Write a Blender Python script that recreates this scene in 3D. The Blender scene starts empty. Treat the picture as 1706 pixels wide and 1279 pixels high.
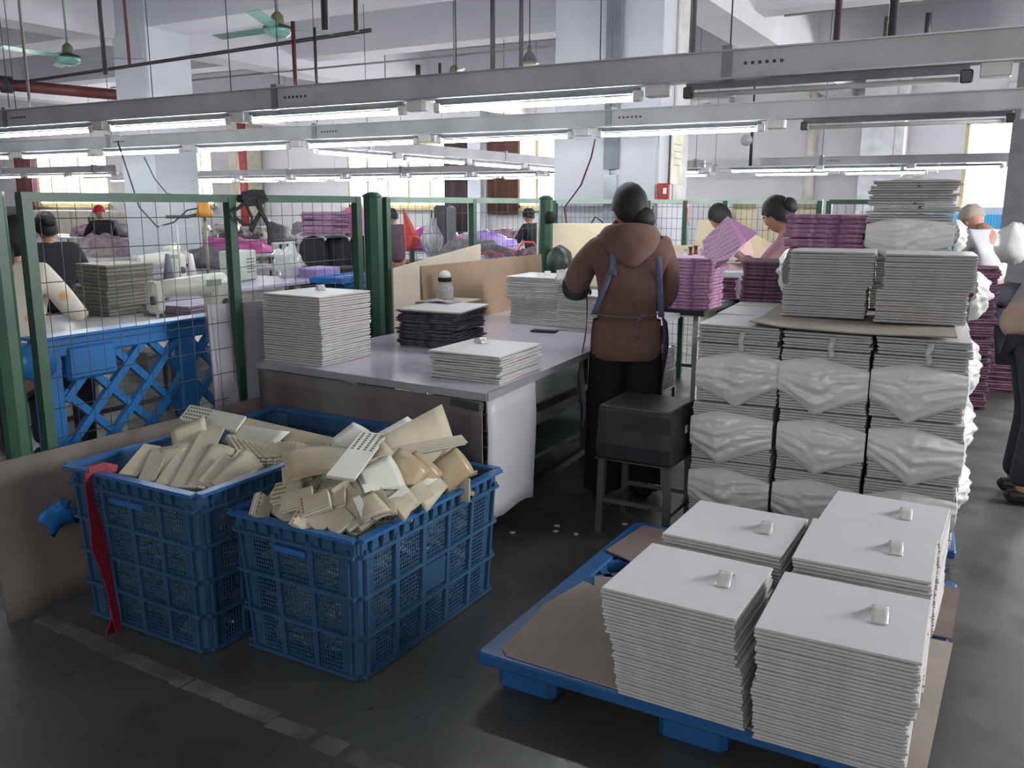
import bpy, bmesh, math, random
from mathutils import Vector, Matrix, noise
random.seed(7)
SC = bpy.context.scene
COL = SC.collection
PI = math.pi
# ---------------------------------------------------------------- camera
F, CX, CY = 1460.0, 853.0, 639.5            # focal length and centre in pixels of the 1706x1279 frame
YAW, PITCH, ROLL = math.radians(29.6), math.atan(301 / F), math.radians(0.17)
CAM = Vector((0, 0, 1.5))
FW = Vector((-math.sin(YAW) * math.cos(PITCH), math.cos(YAW) * math.cos(PITCH), -math.sin(PITCH)))
_r = Vector((math.cos(YAW), math.sin(YAW), 0)); _u = _r.cross(FW)
RT = _r * math.cos(ROLL) + _u * math.sin(ROLL)
UP = _u * math.cos(ROLL) - _r * math.sin(ROLL)
cd = bpy.data.cameras.new('camera'); cam = bpy.data.objects.new('camera', cd); COL.objects.link(cam)
cd.sensor_width = 36; cd.sensor_fit = 'HORIZONTAL'; cd.lens = 36 * F / 1706; cd.clip_start = 0.02
cam.matrix_world = Matrix(((RT.x, UP.x, -FW.x, CAM.x), (RT.y, UP.y, -FW.y, CAM.y), (RT.z, UP.z, -FW.z, CAM.z), (0, 0, 0, 1)))
SC.camera = cam
def ray(x, y): return FW + RT * ((x - CX) / F) - UP * ((y - CY) / F)
def P(x, y, z): d = ray(x, y); return CAM + d * ((z - CAM.z) / d.z)      # point at height z seen at a pixel
def PY(x, y, Y): d = ray(x, y); return CAM + d * (Y / d.y)
def PX(x, y, X): d = ray(x, y); return CAM + d * (X / d.x)
# ---------------------------------------------------------------- world, light, exposure
w = bpy.data.worlds.new('world'); SC.world = w; w.use_nodes = True
bgn = w.node_tree.nodes['Background']; bgn.inputs[0].default_value = (0.97, 0.98, 1.0, 1); bgn.inputs[1].default_value = 2.6
SC.view_settings.view_transform = 'Standard'; SC.view_settings.look = 'None'
SC.view_settings.gamma = 1.0; SC.view_settings.use_curve_mapping = False
SC.view_settings.exposure = 1.4
def area(name, loc, direction, sx, sy, power, colour=(1.0, 0.98, 0.985)):
    l = bpy.data.lights.new(name, 'AREA'); l.shape = 'RECTANGLE'; l.size = sx; l.size_y = sy; l.energy = power; l.color = colour
    o = bpy.data.objects.new(name, l); COL.objects.link(o); o.location = loc
    o.rotation_euler = Vector(direction).to_track_quat('-Z', 'Y').to_euler(); return o
area('daylight_side_window', (5.4, 6.0, 2.3), (-1, -0.05, -0.15), 2.2, 13.0, 1250)
area('near_end_fill', (-1.0, -3.95, 2.5), (-0.1, 1, -0.22), 8.0, 2.0, 80)  # unseen fill lamp added behind the camera to lift the camera-facing sides
WINS = [(-28.2, -24.6), (-22.4, -20.0), (-15.1, -11.9), (-10.1, -7.6), (-0.98, 0.6), (1.3, 4.9)]
for a_, b_ in WINS: area('daylight_end_window', ((a_ + b_) / 2, 18.4, 2.17), (0, -1, -0.08), b_ - a_, 1.5, 75 * (b_ - a_))
area('far_side_fill', (-33.8, 8, 2.4), (1, 0, -0.1), 2.0, 14.0, 500)  # added fill lamp at the windowless left wall, brightening the far workshop
SC.cycles.max_bounces = 6; SC.cycles.diffuse_bounces = 3; SC.cycles.glossy_bounces = 3
SC.cycles.transparent_max_bounces = 10; SC.cycles.transmission_bounces = 4
SC.cycles.sample_clamp_indirect = 4; SC.cycles.caustics_reflective = False; SC.cycles.caustics_refractive = False
# ---------------------------------------------------------------- materials
def lin(c):
    return tuple(((v / 255) / 12.92 if v / 255 <= 0.04045 else ((v / 255 + 0.055) / 1.055) ** 2.4) for v in c)
MATS = {}
def M(name, rgb, rough=0.6, metal=0.0, var=0.12, scale=6.0, bump=0.0, bscale=60.0, alpha=1.0, emit=None, rgb2=None, pattern=None, pscale=20.0, coat=0.0, stretch=None, trans=0.0):
    if name in MATS: return MATS[name]
    m = bpy.data.materials.new(name); m.use_nodes = True; nt = m.node_tree; N = nt.nodes; L = nt.links
    b = N['Principled BSDF']; b.inputs['Roughness'].default_value = rough; b.inputs['Metallic'].default_value = metal
    b.inputs['Coat Weight'].default_value = coat
    c = lin(rgb); c2 = lin(rgb2) if rgb2 else tuple(v * (1 - var * 2) for v in c)
    tc = N.new('ShaderNodeTexCoord'); mp = N.new('ShaderNodeMapping'); L.new(tc.outputs['Object'], mp.inputs[0])
    if stretch: mp.inputs['Scale'].default_value = stretch
    mix = N.new('ShaderNodeMix'); mix.data_type = 'RGBA'; mix.inputs[6].default_value = (*c, 1); mix.inputs[7].default_value = (*c2, 1)
    if pattern == 'check':
        t = N.new('ShaderNodeTexBrick'); t.inputs['Scale'].default_value = pscale; t.offset = 0; t.inputs['Mortar Size'].default_value = 0.06
        t.inputs['Color1'].default_value = (0, 0, 0, 1); t.inputs['Color2'].default_value = (0.2, 0.2, 0.2, 1); t.inputs['Mortar'].default_value = (1, 1, 1, 1)
        t.inputs['Brick Width'].default_value = 0.5; t.inputs['Row Height'].default_value = 0.5
        L.new(mp.outputs[0], t.inputs[0]); L.new(t.outputs[0], mix.inputs[0])
    elif pattern == 'voronoi':
        t = N.new('ShaderNodeTexVoronoi'); t.inputs['Scale'].default_value = pscale; L.new(mp.outputs[0], t.inputs[0])
        r = N.new('ShaderNodeValToRGB'); r.color_ramp.elements[0].position = 0.18; r.color_ramp.elements[1].position = 0.4
        L.new(t.outputs[0], r.inputs[0]); L.new(r.outputs[0], mix.inputs[0])
    else:
        t = N.new('ShaderNodeTexNoise'); t.inputs['Scale'].default_value = scale; t.inputs['Detail'].default_value = 4; L.new(mp.outputs[0], t.inputs[0])
        r = N.new('ShaderNodeValToRGB'); r.color_ramp.elements[0].position = 0.35; r.color_ramp.elements[1].position = 0.7
        L.new(t.outputs[0], r.inputs[0]); L.new(r.outputs[0], mix.inputs[0])
    L.new(mix.outputs[2], b.inputs['Base Color'])
    if bump:
        tn = N.new('ShaderNodeTexNoise'); tn.inputs['Scale'].default_value = bscale; tn.inputs['Detail'].default_value = 3; L.new(mp.outputs[0], tn.inputs[0])
        bp = N.new('ShaderNodeBump'); bp.inputs['Strength'].default_value = bump; bp.inputs['Distance'].default_value = 0.01
        L.new(tn.outputs[0], bp.inputs['Height']); L.new(bp.outputs[0], b.inputs['Normal'])
    if alpha < 1: b.inputs['Alpha'].default_value = alpha
    if trans: b.inputs['Transmission Weight'].default_value = trans
    if emit: b.inputs['Emission Color'].default_value = (*lin(rgb), 1); b.inputs['Emission Strength'].default_value = emit
    m.diffuse_color = (*c, 1); MATS[name] = m; return m
# ---------------------------------------------------------------- mesh building
class MB:
    def __init__(s): s.v = []; s.f = []; s.mi = []; s.sm = []
    def add(s, vs, fs, mi=0, smooth=False, T=None):
        n = len(s.v)
        s.v += [tuple(T @ Vector(v)) if T else tuple(v) for v in vs]
        s.f += [tuple(i + n for i in f) for f in fs]; s.mi += [mi] * len(fs); s.sm += [smooth] * len(fs); return s
    def box(s, c, d, mi=0, T=None, taper=1.0):
        x, y, z = c; a, b, h = d[0] / 2, d[1] / 2, d[2] / 2; t = taper
        vs = [(x - a * t, y - b * t, z - h), (x + a * t, y - b * t, z - h), (x + a * t, y + b * t, z - h), (x - a * t, y + b * t, z - h),
              (x - a, y - b, z + h), (x + a, y - b, z + h), (x + a, y + b, z + h), (x - a, y + b, z + h)]
        return s.add(vs, [(0, 3, 2, 1), (4, 5, 6, 7), (0, 1, 5, 4), (1, 2, 6, 5), (2, 3, 7, 6), (3, 0, 4, 7)], mi, False, T)
    def bbox(s, c, d, b=0.004, mi=0, T=None):            # box with chamfered edges
        x, y, z = c; hx, hy, hz = d[0] / 2, d[1] / 2, d[2] / 2; b = min(b, hx * .9, hy * .9, hz * .9)
        bm = bmesh.new(); bmesh.ops.create_cube(bm, size=1)
        for v in bm.verts: v.co = Vector((x + v.co.x * 2 * hx, y + v.co.y * 2 * hy, z + v.co.z * 2 * hz))
        bmesh.ops.bevel(bm, geom=list(bm.edges), offset=b, segments=1, profile=0.5, affect='EDGES')
        bm.verts.index_update(); s.add([v.co.copy() for v in bm.verts], [[v.index for v in f.verts] for f in bm.faces], mi, False, T); bm.free(); return s
    def bar(s, p, q, w, h=None, mi=0, up=(0, 0, 1)):      # rectangular bar from p to q
        p, q = Vector(p), Vector(q); h = h or w; d = (q - p); l = d.length
        if l < 1e-6: return s
        d.normalize(); u = Vector(up)
        if abs(d.dot(u)) > .99: u = Vector((0, 1, 0))
        r = d.cross(u).normalized(); u = r.cross(d)
        T = Matrix(((r.x, d.x, u.x, (p.x + q.x) / 2), (r.y, d.y, u.y, (p.y + q.y) / 2), (r.z, d.z, u.z, (p.z + q.z) / 2), (0, 0, 0, 1)))
        return s.box((0, 0, 0), (w, l, h), mi, T)
    def tube(s, pts, r, n=8, mi=0, cap=True):
        pts = [Vector(p) for p in pts]; rs = r if isinstance(r, (list, tuple)) else [r] * len(pts)
        rings = []; pu = None
        for i, p in enumerate(pts):
            d = (pts[min(i + 1, len(pts) - 1)] - pts[max(i - 1, 0)]).normalized()
            u = pu if pu is not None else (Vector((0, 0, 1)) if abs(d.z) < .9 else Vector((1, 0, 0)))
            a = d.cross(u); a = a.normalized() if a.length > 1e-5 else d.orthogonal().normalized(); b = a.cross(d).normalized(); pu = b
            rings.append([p + (a * math.cos(2 * PI * k / n) + b * math.sin(2 * PI * k / n)) * rs[i] for k in range(n)])
        vs = [v for rg in rings for v in rg]
        fs = [(i * n + k, i * n + (k + 1) % n, (i + 1) * n + (k + 1) % n, (i + 1) * n + k) for i in range(len(pts) - 1) for k in range(n)]
        if cap: fs += [tuple(range(n))[::-1], tuple((len(pts) - 1) * n + k for k in range(n))]
        return s.add(vs, fs, mi, True)
    def lathe(s, prof, c=(0, 0, 0), n=16, mi=0, T=None):  # prof: (radius, z)
        vs = [(c[0] + r * math.cos(2 * PI * k / n), c[1] + r * math.sin(2 * PI * k / n), c[2] + z) for r, z in prof for k in range(n)]
        fs = [(i * n + k, i * n + (k + 1) % n, (i + 1) * n + (k + 1) % n, (i + 1) * n + k) for i in range(len(prof) - 1) for k in range(n)]
        if prof[0][0] > 1e-4: fs.append(tuple(range(n))[::-1])
        if prof[-1][0] > 1e-4: fs.append(tuple((len(prof) - 1) * n + k for k in range(n)))
        return s.add(vs, fs, mi, True, T)
    def prism(s, poly, z0, z1, mi=0, T=None):
        n = len(poly); vs = [(x, y, z0) for x, y in poly] + [(x, y, z1) for x, y in poly]
        fs = [tuple(range(n))[::-1], tuple(range(n, 2 * n))] + [(i, (i + 1) % n, n + (i + 1) % n, n + i) for i in range(n)]
        return s.add(vs, fs, mi, False, T)
    def grid(s, fn, nu, nv, mi=0, thick=0.0, smooth=True):
        vs = [Vector(fn(i / nu, j / nv)) for j in range(nv + 1) for i in range(nu + 1)]
        W = nu + 1
        fs = [(j * W + i, j * W + i + 1, (j + 1) * W + i + 1, (j + 1) * W + i) for j in range(nv) for i in range(nu)]
        if thick:
            nor = [Vector((0, 0, 0)) for _ in vs]
            for f in fs:
                k = (vs[f[1]] - vs[f[0]]).cross(vs[f[3]] - vs[f[0]])
                for i in f: nor[i] += k
            n = len(vs); vs2 = [v - (k.normalized() * thick if k.length > 0 else Vector((0, 0, 0))) for v, k in zip(vs, nor)]
            edge = [(i, i + 1) for i in range(nu)] + [(j * W + nu, (j + 1) * W + nu) for j in range(nv)] + [(nv * W + i + 1, nv * W + i) for i in range(nu)][::-1] + [((j + 1) * W, j * W) for j in range(nv)]
            s.add(vs + vs2, fs + [tuple(i + n for i in f)[::-1] for f in fs] + [(b, a, a + n, b + n) for a, b in edge], mi, smooth); return s
        return s.add(vs, fs, mi, smooth)
    def blob(s, c, r, n=10, m=7, mi=0, amp=0.0, freq=3.0, seed=0, T=None, flat=None):
        vs = []; fs = []
        for j in range(m + 1):
            th = PI * j / m
            for k in range(n):
                ph = 2 * PI * k / n; d = Vector((math.sin(th) * math.cos(ph), math.sin(th) * math.sin(ph), math.cos(th)))
                a = 1 + amp * noise.noise(d * freq + Vector((seed * 3.7, seed, 0)))
                p = Vector((c[0] + d.x * r[0] * a, c[1] + d.y * r[1] * a, c[2] + d.z * r[2] * a))
                if flat is not None and p.z < flat: p.z = flat
                vs.append(p)
        for j in range(m):
            for k in range(n): fs.append((j * n + k, (j + 1) * n + k, (j + 1) * n + (k + 1) % n, j * n + (k + 1) % n))
        return s.add(vs, fs, mi, True, T)
    def mesh(s, name, mats):
        me = bpy.data.meshes.new(name); me.from_pydata([tuple(v) for v in s.v], [], s.f)
        for m in (mats if isinstance(mats, (list, tuple)) else [mats]): me.materials.append(m)
        me.polygons.foreach_set('material_index', s.mi); me.polygons.foreach_set('use_smooth', s.sm); me.update(); return me
    def build(s, name, mats, parent=None, loc=(0, 0, 0), rz=0.0, rot=None):
        return obj(name, s.mesh(name, mats), parent, loc, rz, rot)
def obj(name, me, parent=None, loc=(0, 0, 0), rz=0.0, rot=None):
    o = bpy.data.objects.new(name, me); COL.objects.link(o); o.location = loc
    o.rotation_euler = rot if rot else (0, 0, rz)
    if parent: o.parent = parent
    return o
def tag(o, label, cat, group=None, kind=None):
    o['label'] = label; o['category'] = cat
    if group: o['group'] = group
    if kind: o['kind'] = kind
    return o
def thing(name, label, cat, loc=(0, 0, 0), rz=0.0, group=None, rot=None):
    return tag(obj(name, None, None, loc, rz, rot), label, cat, group)
def struct(o): o['kind'] = 'structure'; return o
def stuff(o): o['kind'] = 'stuff'; return o
def dup(root, loc, rz=0.0, label=None, group=None, rot=None):
    r = root.copy(); COL.objects.link(r); r.location = loc; r.rotation_euler = rot if rot else (0, 0, rz)
    if label: r['label'] = label
    if group: r['group'] = group
    for ch in list(root.children):
        c = ch.copy(); COL.objects.link(c); c.parent = r
        for g in ch.children:
            d = g.copy(); COL.objects.link(d); d.parent = c
    return r
def sbox(name, c, d, m, parent=None): return MB().box(c, d).build(name, m, parent)
# ---------------------------------------------------------------- palette
white_wall = M('painted wall', (205, 204, 208), .8, var=.04, scale=1.5)
wall_low = M('pale cladding', (186, 192, 204), .55, var=.04, scale=2)
ceil_m = M('ceiling plaster', (206, 206, 212), .9, var=.05, scale=1)
beam_m = M('beam plaster', (214, 214, 220), .85, var=.05, scale=1)
steel = M('galvanised steel', (196, 198, 200), .5, .1, var=.12, scale=3, bump=.05)
steel_dk = M('dull steel', (92, 94, 96), .5, .5, var=.15)
green_m = M('green paint', (44, 86, 66), .4, var=.15, scale=8)
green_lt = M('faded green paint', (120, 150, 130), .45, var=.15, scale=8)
green_wire = M('green wire', (64, 80, 74), .5)
fan_m = M('fan enamel', (120, 170, 156), .3, var=.15)
pipe_dk = M('dark pipe', (58, 54, 58), .5)
pipe_red = M('red oxide pipe', (104, 52, 52), .5)
lamp_on = M('lit tube', (246, 251, 252), .4, emit=26.0)
lamp_off = M('unlit tube', (205, 205, 205), .35)
white_pl = M('white plastic', (225, 225, 225), .4, var=.03)
black_m = M('black fabric', (26, 28, 34), .85, var=.2)
dk_grey = M('dark grey fabric', (48, 50, 56), .8)
# ================================================================ STRUCTURE
def floor_mat():
    m = M('polished concrete', (86, 90, 87), .30, rgb2=(56, 58, 55), scale=1.2, bump=.12, bscale=9)
    nt = m.node_tree; N = nt.nodes; L = nt.links; b = N['Principled BSDF']
    t = N.new('ShaderNodeTexNoise'); t.inputs['Scale'].default_value = 5; t.inputs['Detail'].default_value = 8
    tc = N['Texture Coordinate']; L.new(tc.outputs['Object'], t.inputs[0])
    r = N.new('ShaderNodeMapRange'); r.inputs[1].default_value = .3; r.inputs[2].default_value = .7; r.inputs[3].default_value = .25; r.inputs[4].default_value = .5
    L.new(t.outputs[0], r.inputs[0]); L.new(r.outputs[0], b.inputs['Roughness']); return m
FL = floor_mat()
struct(MB().box((-14, 7, -.05), (40, 22.4, .1)).build('floor', FL))
ZC = 4.25
struct(MB().box((-14, 7, ZC + .1), (40, 22.4, .2)).build('ceiling', ceil_m))
# end wall with window openings
YW = 18.0
Z0, Z1 = 1.39, 2.95
mb = MB(); x = -34.0
for a, b in WINS:
    mb.box(((x + a) / 2, YW + .12, ZC / 2), (a - x, .24, ZC)); mb.box(((a + b) / 2, YW + .12, Z0 / 2), (b - a, .24, Z0))
    mb.box(((a + b) / 2, YW + .12, (Z1 + ZC) / 2), (b - a, .24, ZC - Z1)); x = b
mb.box(((x + 6) / 2, YW + .12, ZC / 2), (6 - x, .24, ZC)); struct(mb.build('wall_back', white_wall))
struct(sbox('wall_left', (-34, 7, ZC / 2), (.2, 22.4, ZC), white_wall))
struct(sbox('wall_right', (5.6, 7, ZC / 2), (.2, 22.4, ZC), white_wall))
struct(sbox('wall_front', (-14, -4.1, ZC / 2), (40, .2, ZC), white_wall))
glass = M('window glass', (240, 248, 250), .1, alpha=.12)
frame_m = M('cream window frame', (196, 184, 140), .5)
for i, (a, b) in enumerate(WINS):
    r = struct(MB().box(((a + b) / 2, YW - .02, Z0 - .03), (b - a + .2, .3, .06)).build('window_%d' % (i + 1), frame_m))
    f = MB()
    for zz in (Z0 + .03, Z1 - .03): f.box(((a + b) / 2, YW + .05, zz), (b - a, .08, .07))
    for xx in (a + .03, b - .03): f.box((xx, YW + .05, (Z0 + Z1) / 2), (.07, .08, Z1 - Z0))
    f.build('window_frame', frame_m, r)
    n = 5 if b - a > 2.2 else 2
    for k in range(1, n):
        MB().box((a + (b - a) * k / n, YW + .04, (Z0 + Z1) / 2), (.07 if k % 2 else .045, .05, Z1 - Z0 - .12)).build('mullion', frame_m if i != 4 else M('pink grey mullion', (150, 132, 138), .5), r)
    for k in range(n):
        MB().box((a + (b - a) * (k + .5) / n, YW + .08, (Z0 + Z1) / 2), ((b - a) / n - .06, .006, Z1 - Z0 - .12)).build('pane', glass, r)
# building across the yard, seen over-bright through the panes
o = MB().box((-1, 31, 2.2), (34, 4, 4.4)); ob = o.build('building', M('pale render', (226, 228, 230), .9))
tag(ob, 'pale low building across the yard outside the window', 'building')
for k in range(8): MB().box((-10 + 2.6 * k, 28.98, 2.2), (1.3, .06, 1.2)).build('window', M('pale shutter', (180, 190, 200), .5), ob)
# curtains by the windows
def curtain(x0, x1, z0, z1, m, label, y=YW - .25):
    n = int((x1 - x0) / .06)
    def fn(u, v): return (x0 + (x1 - x0) * u, y + .04 * math.sin(u * n * 1.1) + .02 * math.sin(u * 17), z0 + (z1 - z0) * v)
    return tag(MB().grid(fn, n * 2, 2, 0, .006).build('curtain', m), label, 'curtain')
curtain(-11.95, -10.9, .72, 3.3, M('brown curtain', (72, 58, 60), .9, stretch=(12, 12, 1)), 'dark brown curtain with a short hem between two far windows')
curtain(-10.75, -9.95, 1.25, 3.3, M('rust curtain', (92, 62, 52), .9, stretch=(12, 12, 1)), 'rust brown curtain half covering the window beside the big clad pillar')
curtain(-29.0, -28.1, 1.0, 3.3, M('wine curtain', (110, 72, 76), .9, stretch=(12, 12, 1)), 'wine coloured curtain at the barred window with the red capped worker under it')
# columns
def column(x0, x1, y0, y1, m, name='column'):
    return struct(MB().box(((x0 + x1) / 2, (y0 + y1) / 2, ZC / 2), (x1 - x0, y1 - y0, ZC)).build(name, m))
col_m = M('column paint', (196, 199, 208), .6, var=.05, scale=2)
c1 = column(-3.78, -2.77, 7.45, 8.2, col_m)
pm = M('pale blue cladding', (188, 190, 200), .4, var=.05, scale=2)
MB().box((-3.5, 7.435, 1.75), (.55, .03, 3.5)).build('panel', pm, c1)
MB().box((-2.98, 7.435, 1.35), (.38, .03, 2.1)).build('panel', pm, c1)
MB().box((-3.2, 7.405, 2.9), (.14, .03, 2.2)).build('duct', M('grey duct', (120, 124, 134), .5), c1)
MB().box((-3.2, 7.405, 1.05), (.12, .03, 1.4)).build('duct', M('shiny strip', (170, 178, 190), .25, .3), c1)
MB().box((-2.755, 7.95, 2.6), (.02, .36, 2.2)).build('panel', M('cream panel', (205, 204, 200), .6), c1)
c2 = column(-9.88, -9.27, 7.45, 8.1, col_m)
MB().box((-9.58, 7.44, 2.9), (.5, .02, 1.2)).build('panel', pm, c2)
column(-17.2, -16.6, 7.45, 8.15, col_m)
column(-18.6, -18.0, 17.3, 17.9, M('cream column', (196, 190, 172), .7))
column(-2.6, -1.9, 17.2, 17.9, M('grey pier', (190, 190, 194), .7))
column(-.18, .6, 12.0, 12.7, M('dark grey column', (118, 116, 122), .7))  # darker grey than the other columns
column(-11.2, -10.85, 17.6, 17.95, col_m)
# ceiling beams
def cbeam(x0, x1, y0, y1, z0, name='ceiling_beam'):
    return struct(MB().box(((x0 + x1) / 2, (y0 + y1) / 2, (z0 + ZC) / 2), (x1 - x0, y1 - y0, ZC - z0)).build(name, beam_m))
cbeam(-34, 5.5, 7.5, 8.1, 3.55); cbeam(-34, 5.5, 10.6, 11.0, 3.65); cbeam(-34, 5.5, 14.2, 14.6, 3.65); cbeam(-34, 5.5, 3.6, 4.0, 3.65); cbeam(-34, 5.5, .2, .6, 3.65)
for xx in (-17, -10.05, -3.1, 3.8): cbeam(xx - .25, xx + .25, -4, 18, 3.45)
# worn floor line
wl = M('worn line paint', (112, 110, 102), .6, rgb2=(78, 78, 74), scale=9)
mb = MB(); random.seed(5)
x = -4.6
while x < .4:
    l = random.uniform(.04, .22); yv = 1.74 - .045 * (x + 3)
    mb.prism([(x, yv - .026 - random.uniform(0, .012)), (x + l, yv - .026 - random.uniform(0, .012)), (x + l, yv + .024 + random.uniform(0, .012)), (x, yv + .02 + random.uniform(0, .015))], 0, .0012); x += l + random.choice((0, .004, .01, .03))
struct(mb.build('floor_marking', wl))
struct(MB().box((-14, 17.96, .06), (40, .03, .12)).build('baseboard_back', M('grey baseboard', (120, 122, 124), .6)))

# ================================================================ LIGHT ROWS
def trunking(name_label, axis, c, a0, a1, zb, zt, wdt=.09):
    # c: fixed coordinate, a0..a1 the run; top-level thing with end caps, joints and rods
    t = thing('lighting_trunking', name_label, 'trunking', (0, 0, 0))
    def pt(a, b, z): return (a, c + b, z) if axis == 'x' else (c + b, a, z)
    m = MB(); m.bar(pt(a0, 0, (zb + zt) / 2), pt(a1, 0, (zb + zt) / 2), wdt, zt - zb); m.build('channel', steel, t)
    m = MB(); m.bar(pt(a0, -wdt / 2 - .004, zt - .004), pt(a1, -wdt / 2 - .004, zt - .004), .012, .008); m.bar(pt(a0, -wdt / 2 - .004, zb + .004), pt(a1, -wdt / 2 - .004, zb + .004), .012, .008)
    m.build('lip', M('trunking lip', (178, 180, 182), .4, .5), t)
    k = a0 + .9
    while k < a1:
        MB().bar(pt(k, 0, zb - .004), pt(k, 0, zt + .02), wdt + .016, .05 if axis == 'y' else .05, 0, (1, 0, 0) if axis == 'x' else (0, 1, 0)).build('bracket', M('bracket steel', (140, 142, 146), .4, .6), t)
        for q in range(6): 
            MB().bar(pt(k + .09 + q * .034, -wdt / 2 - .001, (zb + zt) / 2 - .007), pt(k + .09 + q * .034, -wdt / 2 - .001, (zb + zt) / 2 + .007), .014, .006).build('slot', pipe_dk, t)
        MB().tube([pt(k, 0, zt), pt(k, 0, ZC)], .004, 6).build('hanging_rod', steel_dk, t)
        k += 2.95
    return t
trunking('nearest and widest grey steel lighting trunking crossing above the green fence', 'x', 4.42, -14, 1.6, 2.09, 2.225)
trunking('second grey steel lighting trunking behind the nearest one', 'x', 6.45, -15.5, 2.6, 2.075, 2.20)
trunking('thin far lighting trunking left of the big clad pillar', 'x', 14.2, -20.3, -4.5, 2.07, 2.19)
trunking('thin far lighting trunking ending beside the window with two panes', 'x', 14.0, -3.55, .05, 2.07, 2.19)
trunking('far lighting trunking at the left edge under the barred window tops', 'x', 11.2, -22.5, -15.0, 2.06, 2.19)
trunking('farthest lighting trunking under the window tops', 'x', 15.9, -20.5, -1.2, 2.06, 2.17)
trunking('short trunking running away from the second light row towards the windows', 'y', -6.25, 6.9, 13.6, 2.06, 2.18)
def fixture_mesh(L, on):
    b = MB(); b.box((0, 0, .04), (L + .02, .03, .03))
    me_b = b.mesh('batten', M('batten steel', (120, 124, 130), .5, .3))
    tb = MB(); tb.tube([(-L / 2 + .03, 0, 0), (L / 2 - .03, 0, 0)], .013, 10); me_t = tb.mesh('tube', lamp_on if on else lamp_off)
    me_c = MB().bbox((-L / 2, 0, .012), (.05, .04, .055), .006).mesh('end_cap', white_pl if on else steel_dk)
    me_d = MB().bbox((L / 2, 0, .012), (.05, .04, .055), .006).mesh('end_cap', white_pl if on else steel_dk)
    js = MB(); js.bbox((L / 2 + .11, 0, .035), (.12, .07, .07), .006); me_j = js.mesh('junction_box', white_pl)
    return me_b, me_t, me_c, me_d, me_j
FX = {True: fixture_mesh(1.24, True), False: fixture_mesh(1.24, False)}
def fixture(loc, axis, on, label, group=None):
    t = thing('tube_light', label, 'tube light', loc, 0 if axis == 'x' else PI / 2, group)
    for n, me in zip(('batten', 'tube', 'end_cap', 'end_cap', 'junction_box'), FX[on]): obj(n, me, t)
    return t
for i, xc in enumerate((-2.39, -3.89, -5.34, -6.8, -8.27, -9.73, -11.2)):
    fixture((xc, 4.42, 2.03), 'x', True, 'lit tube light on the nearest trunking, %s from its junction box by the pillar' % ('first', 'second', 'third', 'fourth', 'fifth', 'sixth', 'seventh')[i])
fixture((-.88, 4.42, 2.03), 'x', False, 'unlit tube light on the nearest trunking right of the lit ones'); fixture((.62, 4.42, 2.03), 'x', False, 'unlit tube light on the nearest trunking at its far end over the aisle')
for i in range(9):
    fixture((-2.27 - 1.49 * i, 6.45, 2.015), 'x', True, 'lit tube light on the second trunking, %s counted from the pillar' % ('first', 'second', 'third', 'fourth', 'fifth', 'sixth', 'seventh', 'eighth', 'ninth')[i])
fixture((-.73, 6.45, 2.015), 'x', False, 'unlit tube light on the second trunking above the tall white stack'); fixture((.75, 6.45, 2.015), 'x', False, 'unlit tube light on the second trunking near the two-pane window')
for i in range(10): fixture((-5.2 - 1.5 * i, 14.2, 2.0), 'x', True, 'small lit tube light in the far row left of the big clad pillar', 'far row of tube lights left of the pillar')
for i in range(9): fixture((-5.6 - 1.5 * i, 15.9, 2.0), 'x', True, 'small lit tube light in the farthest row under the windows', 'farthest row of tube lights')
for i, xc in enumerate((-3.2, -1.95, -.7)): fixture((xc - .2, 14.0, 2.0), 'x', True, ('lit tube light at the pillar end of the far right trunking', 'lit tube light in the middle of the far right trunking', 'lit tube light of the far right trunking just before the two-pane window')[i])
for i, xc in enumerate((-3.5, -2.0)): fixture((xc, 15.9, 2.0), 'x', True, ('lit tube light behind the far right trunking, nearer the pillar', 'lit tube light behind the far right trunking, nearer the window')[i])
for i in range(5): fixture((-15.8 - 1.45 * i, 11.2, 2.0), 'x', True, 'lit tube light in the far row at the left edge', 'far left row of tube lights')
for i, yc in enumerate((7.6, 9.1, 10.6, 12.1)): fixture((-6.25, yc, 1.995), 'y', True, 'lit tube light on the short trunking running away, %s one' % ('nearest', 'second', 'third', 'farthest')[i])

# ================================================================ PIPES AND RODS
def pipe(name, label, pts, r, m, cat='pipe', n=8): return tag(MB().tube(pts, r, n).build(name, m), label, cat)
pipe('sprinkler_pipe', 'thin dark pipe sloping over the left pillar to the fan', [(-11.3, 6.75, 2.92), (-10.2, 6.7, 2.92), (-4.9, 6.2, 2.92)], .018, pipe_dk)
pipe('red_pipe', 'thick red oxide pipe ending at the left pillar', [(-11.1, 5.9, 2.90), (-10.35, 9.2, 2.90)], .07, pipe_red)
mb = MB().tube([(-10.93, 6.63, 2.9), (-10.9, 6.75, 2.9)], .10, 12); tag(mb.build('pipe_flange', pipe_dk), 'dark bolted flange on the thick red pipe', 'pipe flange')
pipe('sprinkler_pipe', 'thin dark pipe below the thick red pipe', [(-14, 8.2, 2.85), (-9.8, 8.9, 2.85)], .02, pipe_dk)
pipe('conduit', 'long pale conduit along the ceiling left of the pillar', [(-14, 10.45, 3.45), (-4.0, 10.45, 3.45)], .014, M('pale conduit', (150, 150, 140), .5))
pipe('conduit', 'pale conduit along the beam above the right aisle', [(-2.5, 10.5, 3.55), (4, 10.5, 3.55)], .014, M('pale conduit', (150, 150, 140), .5))
R = random.Random(3)
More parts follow.
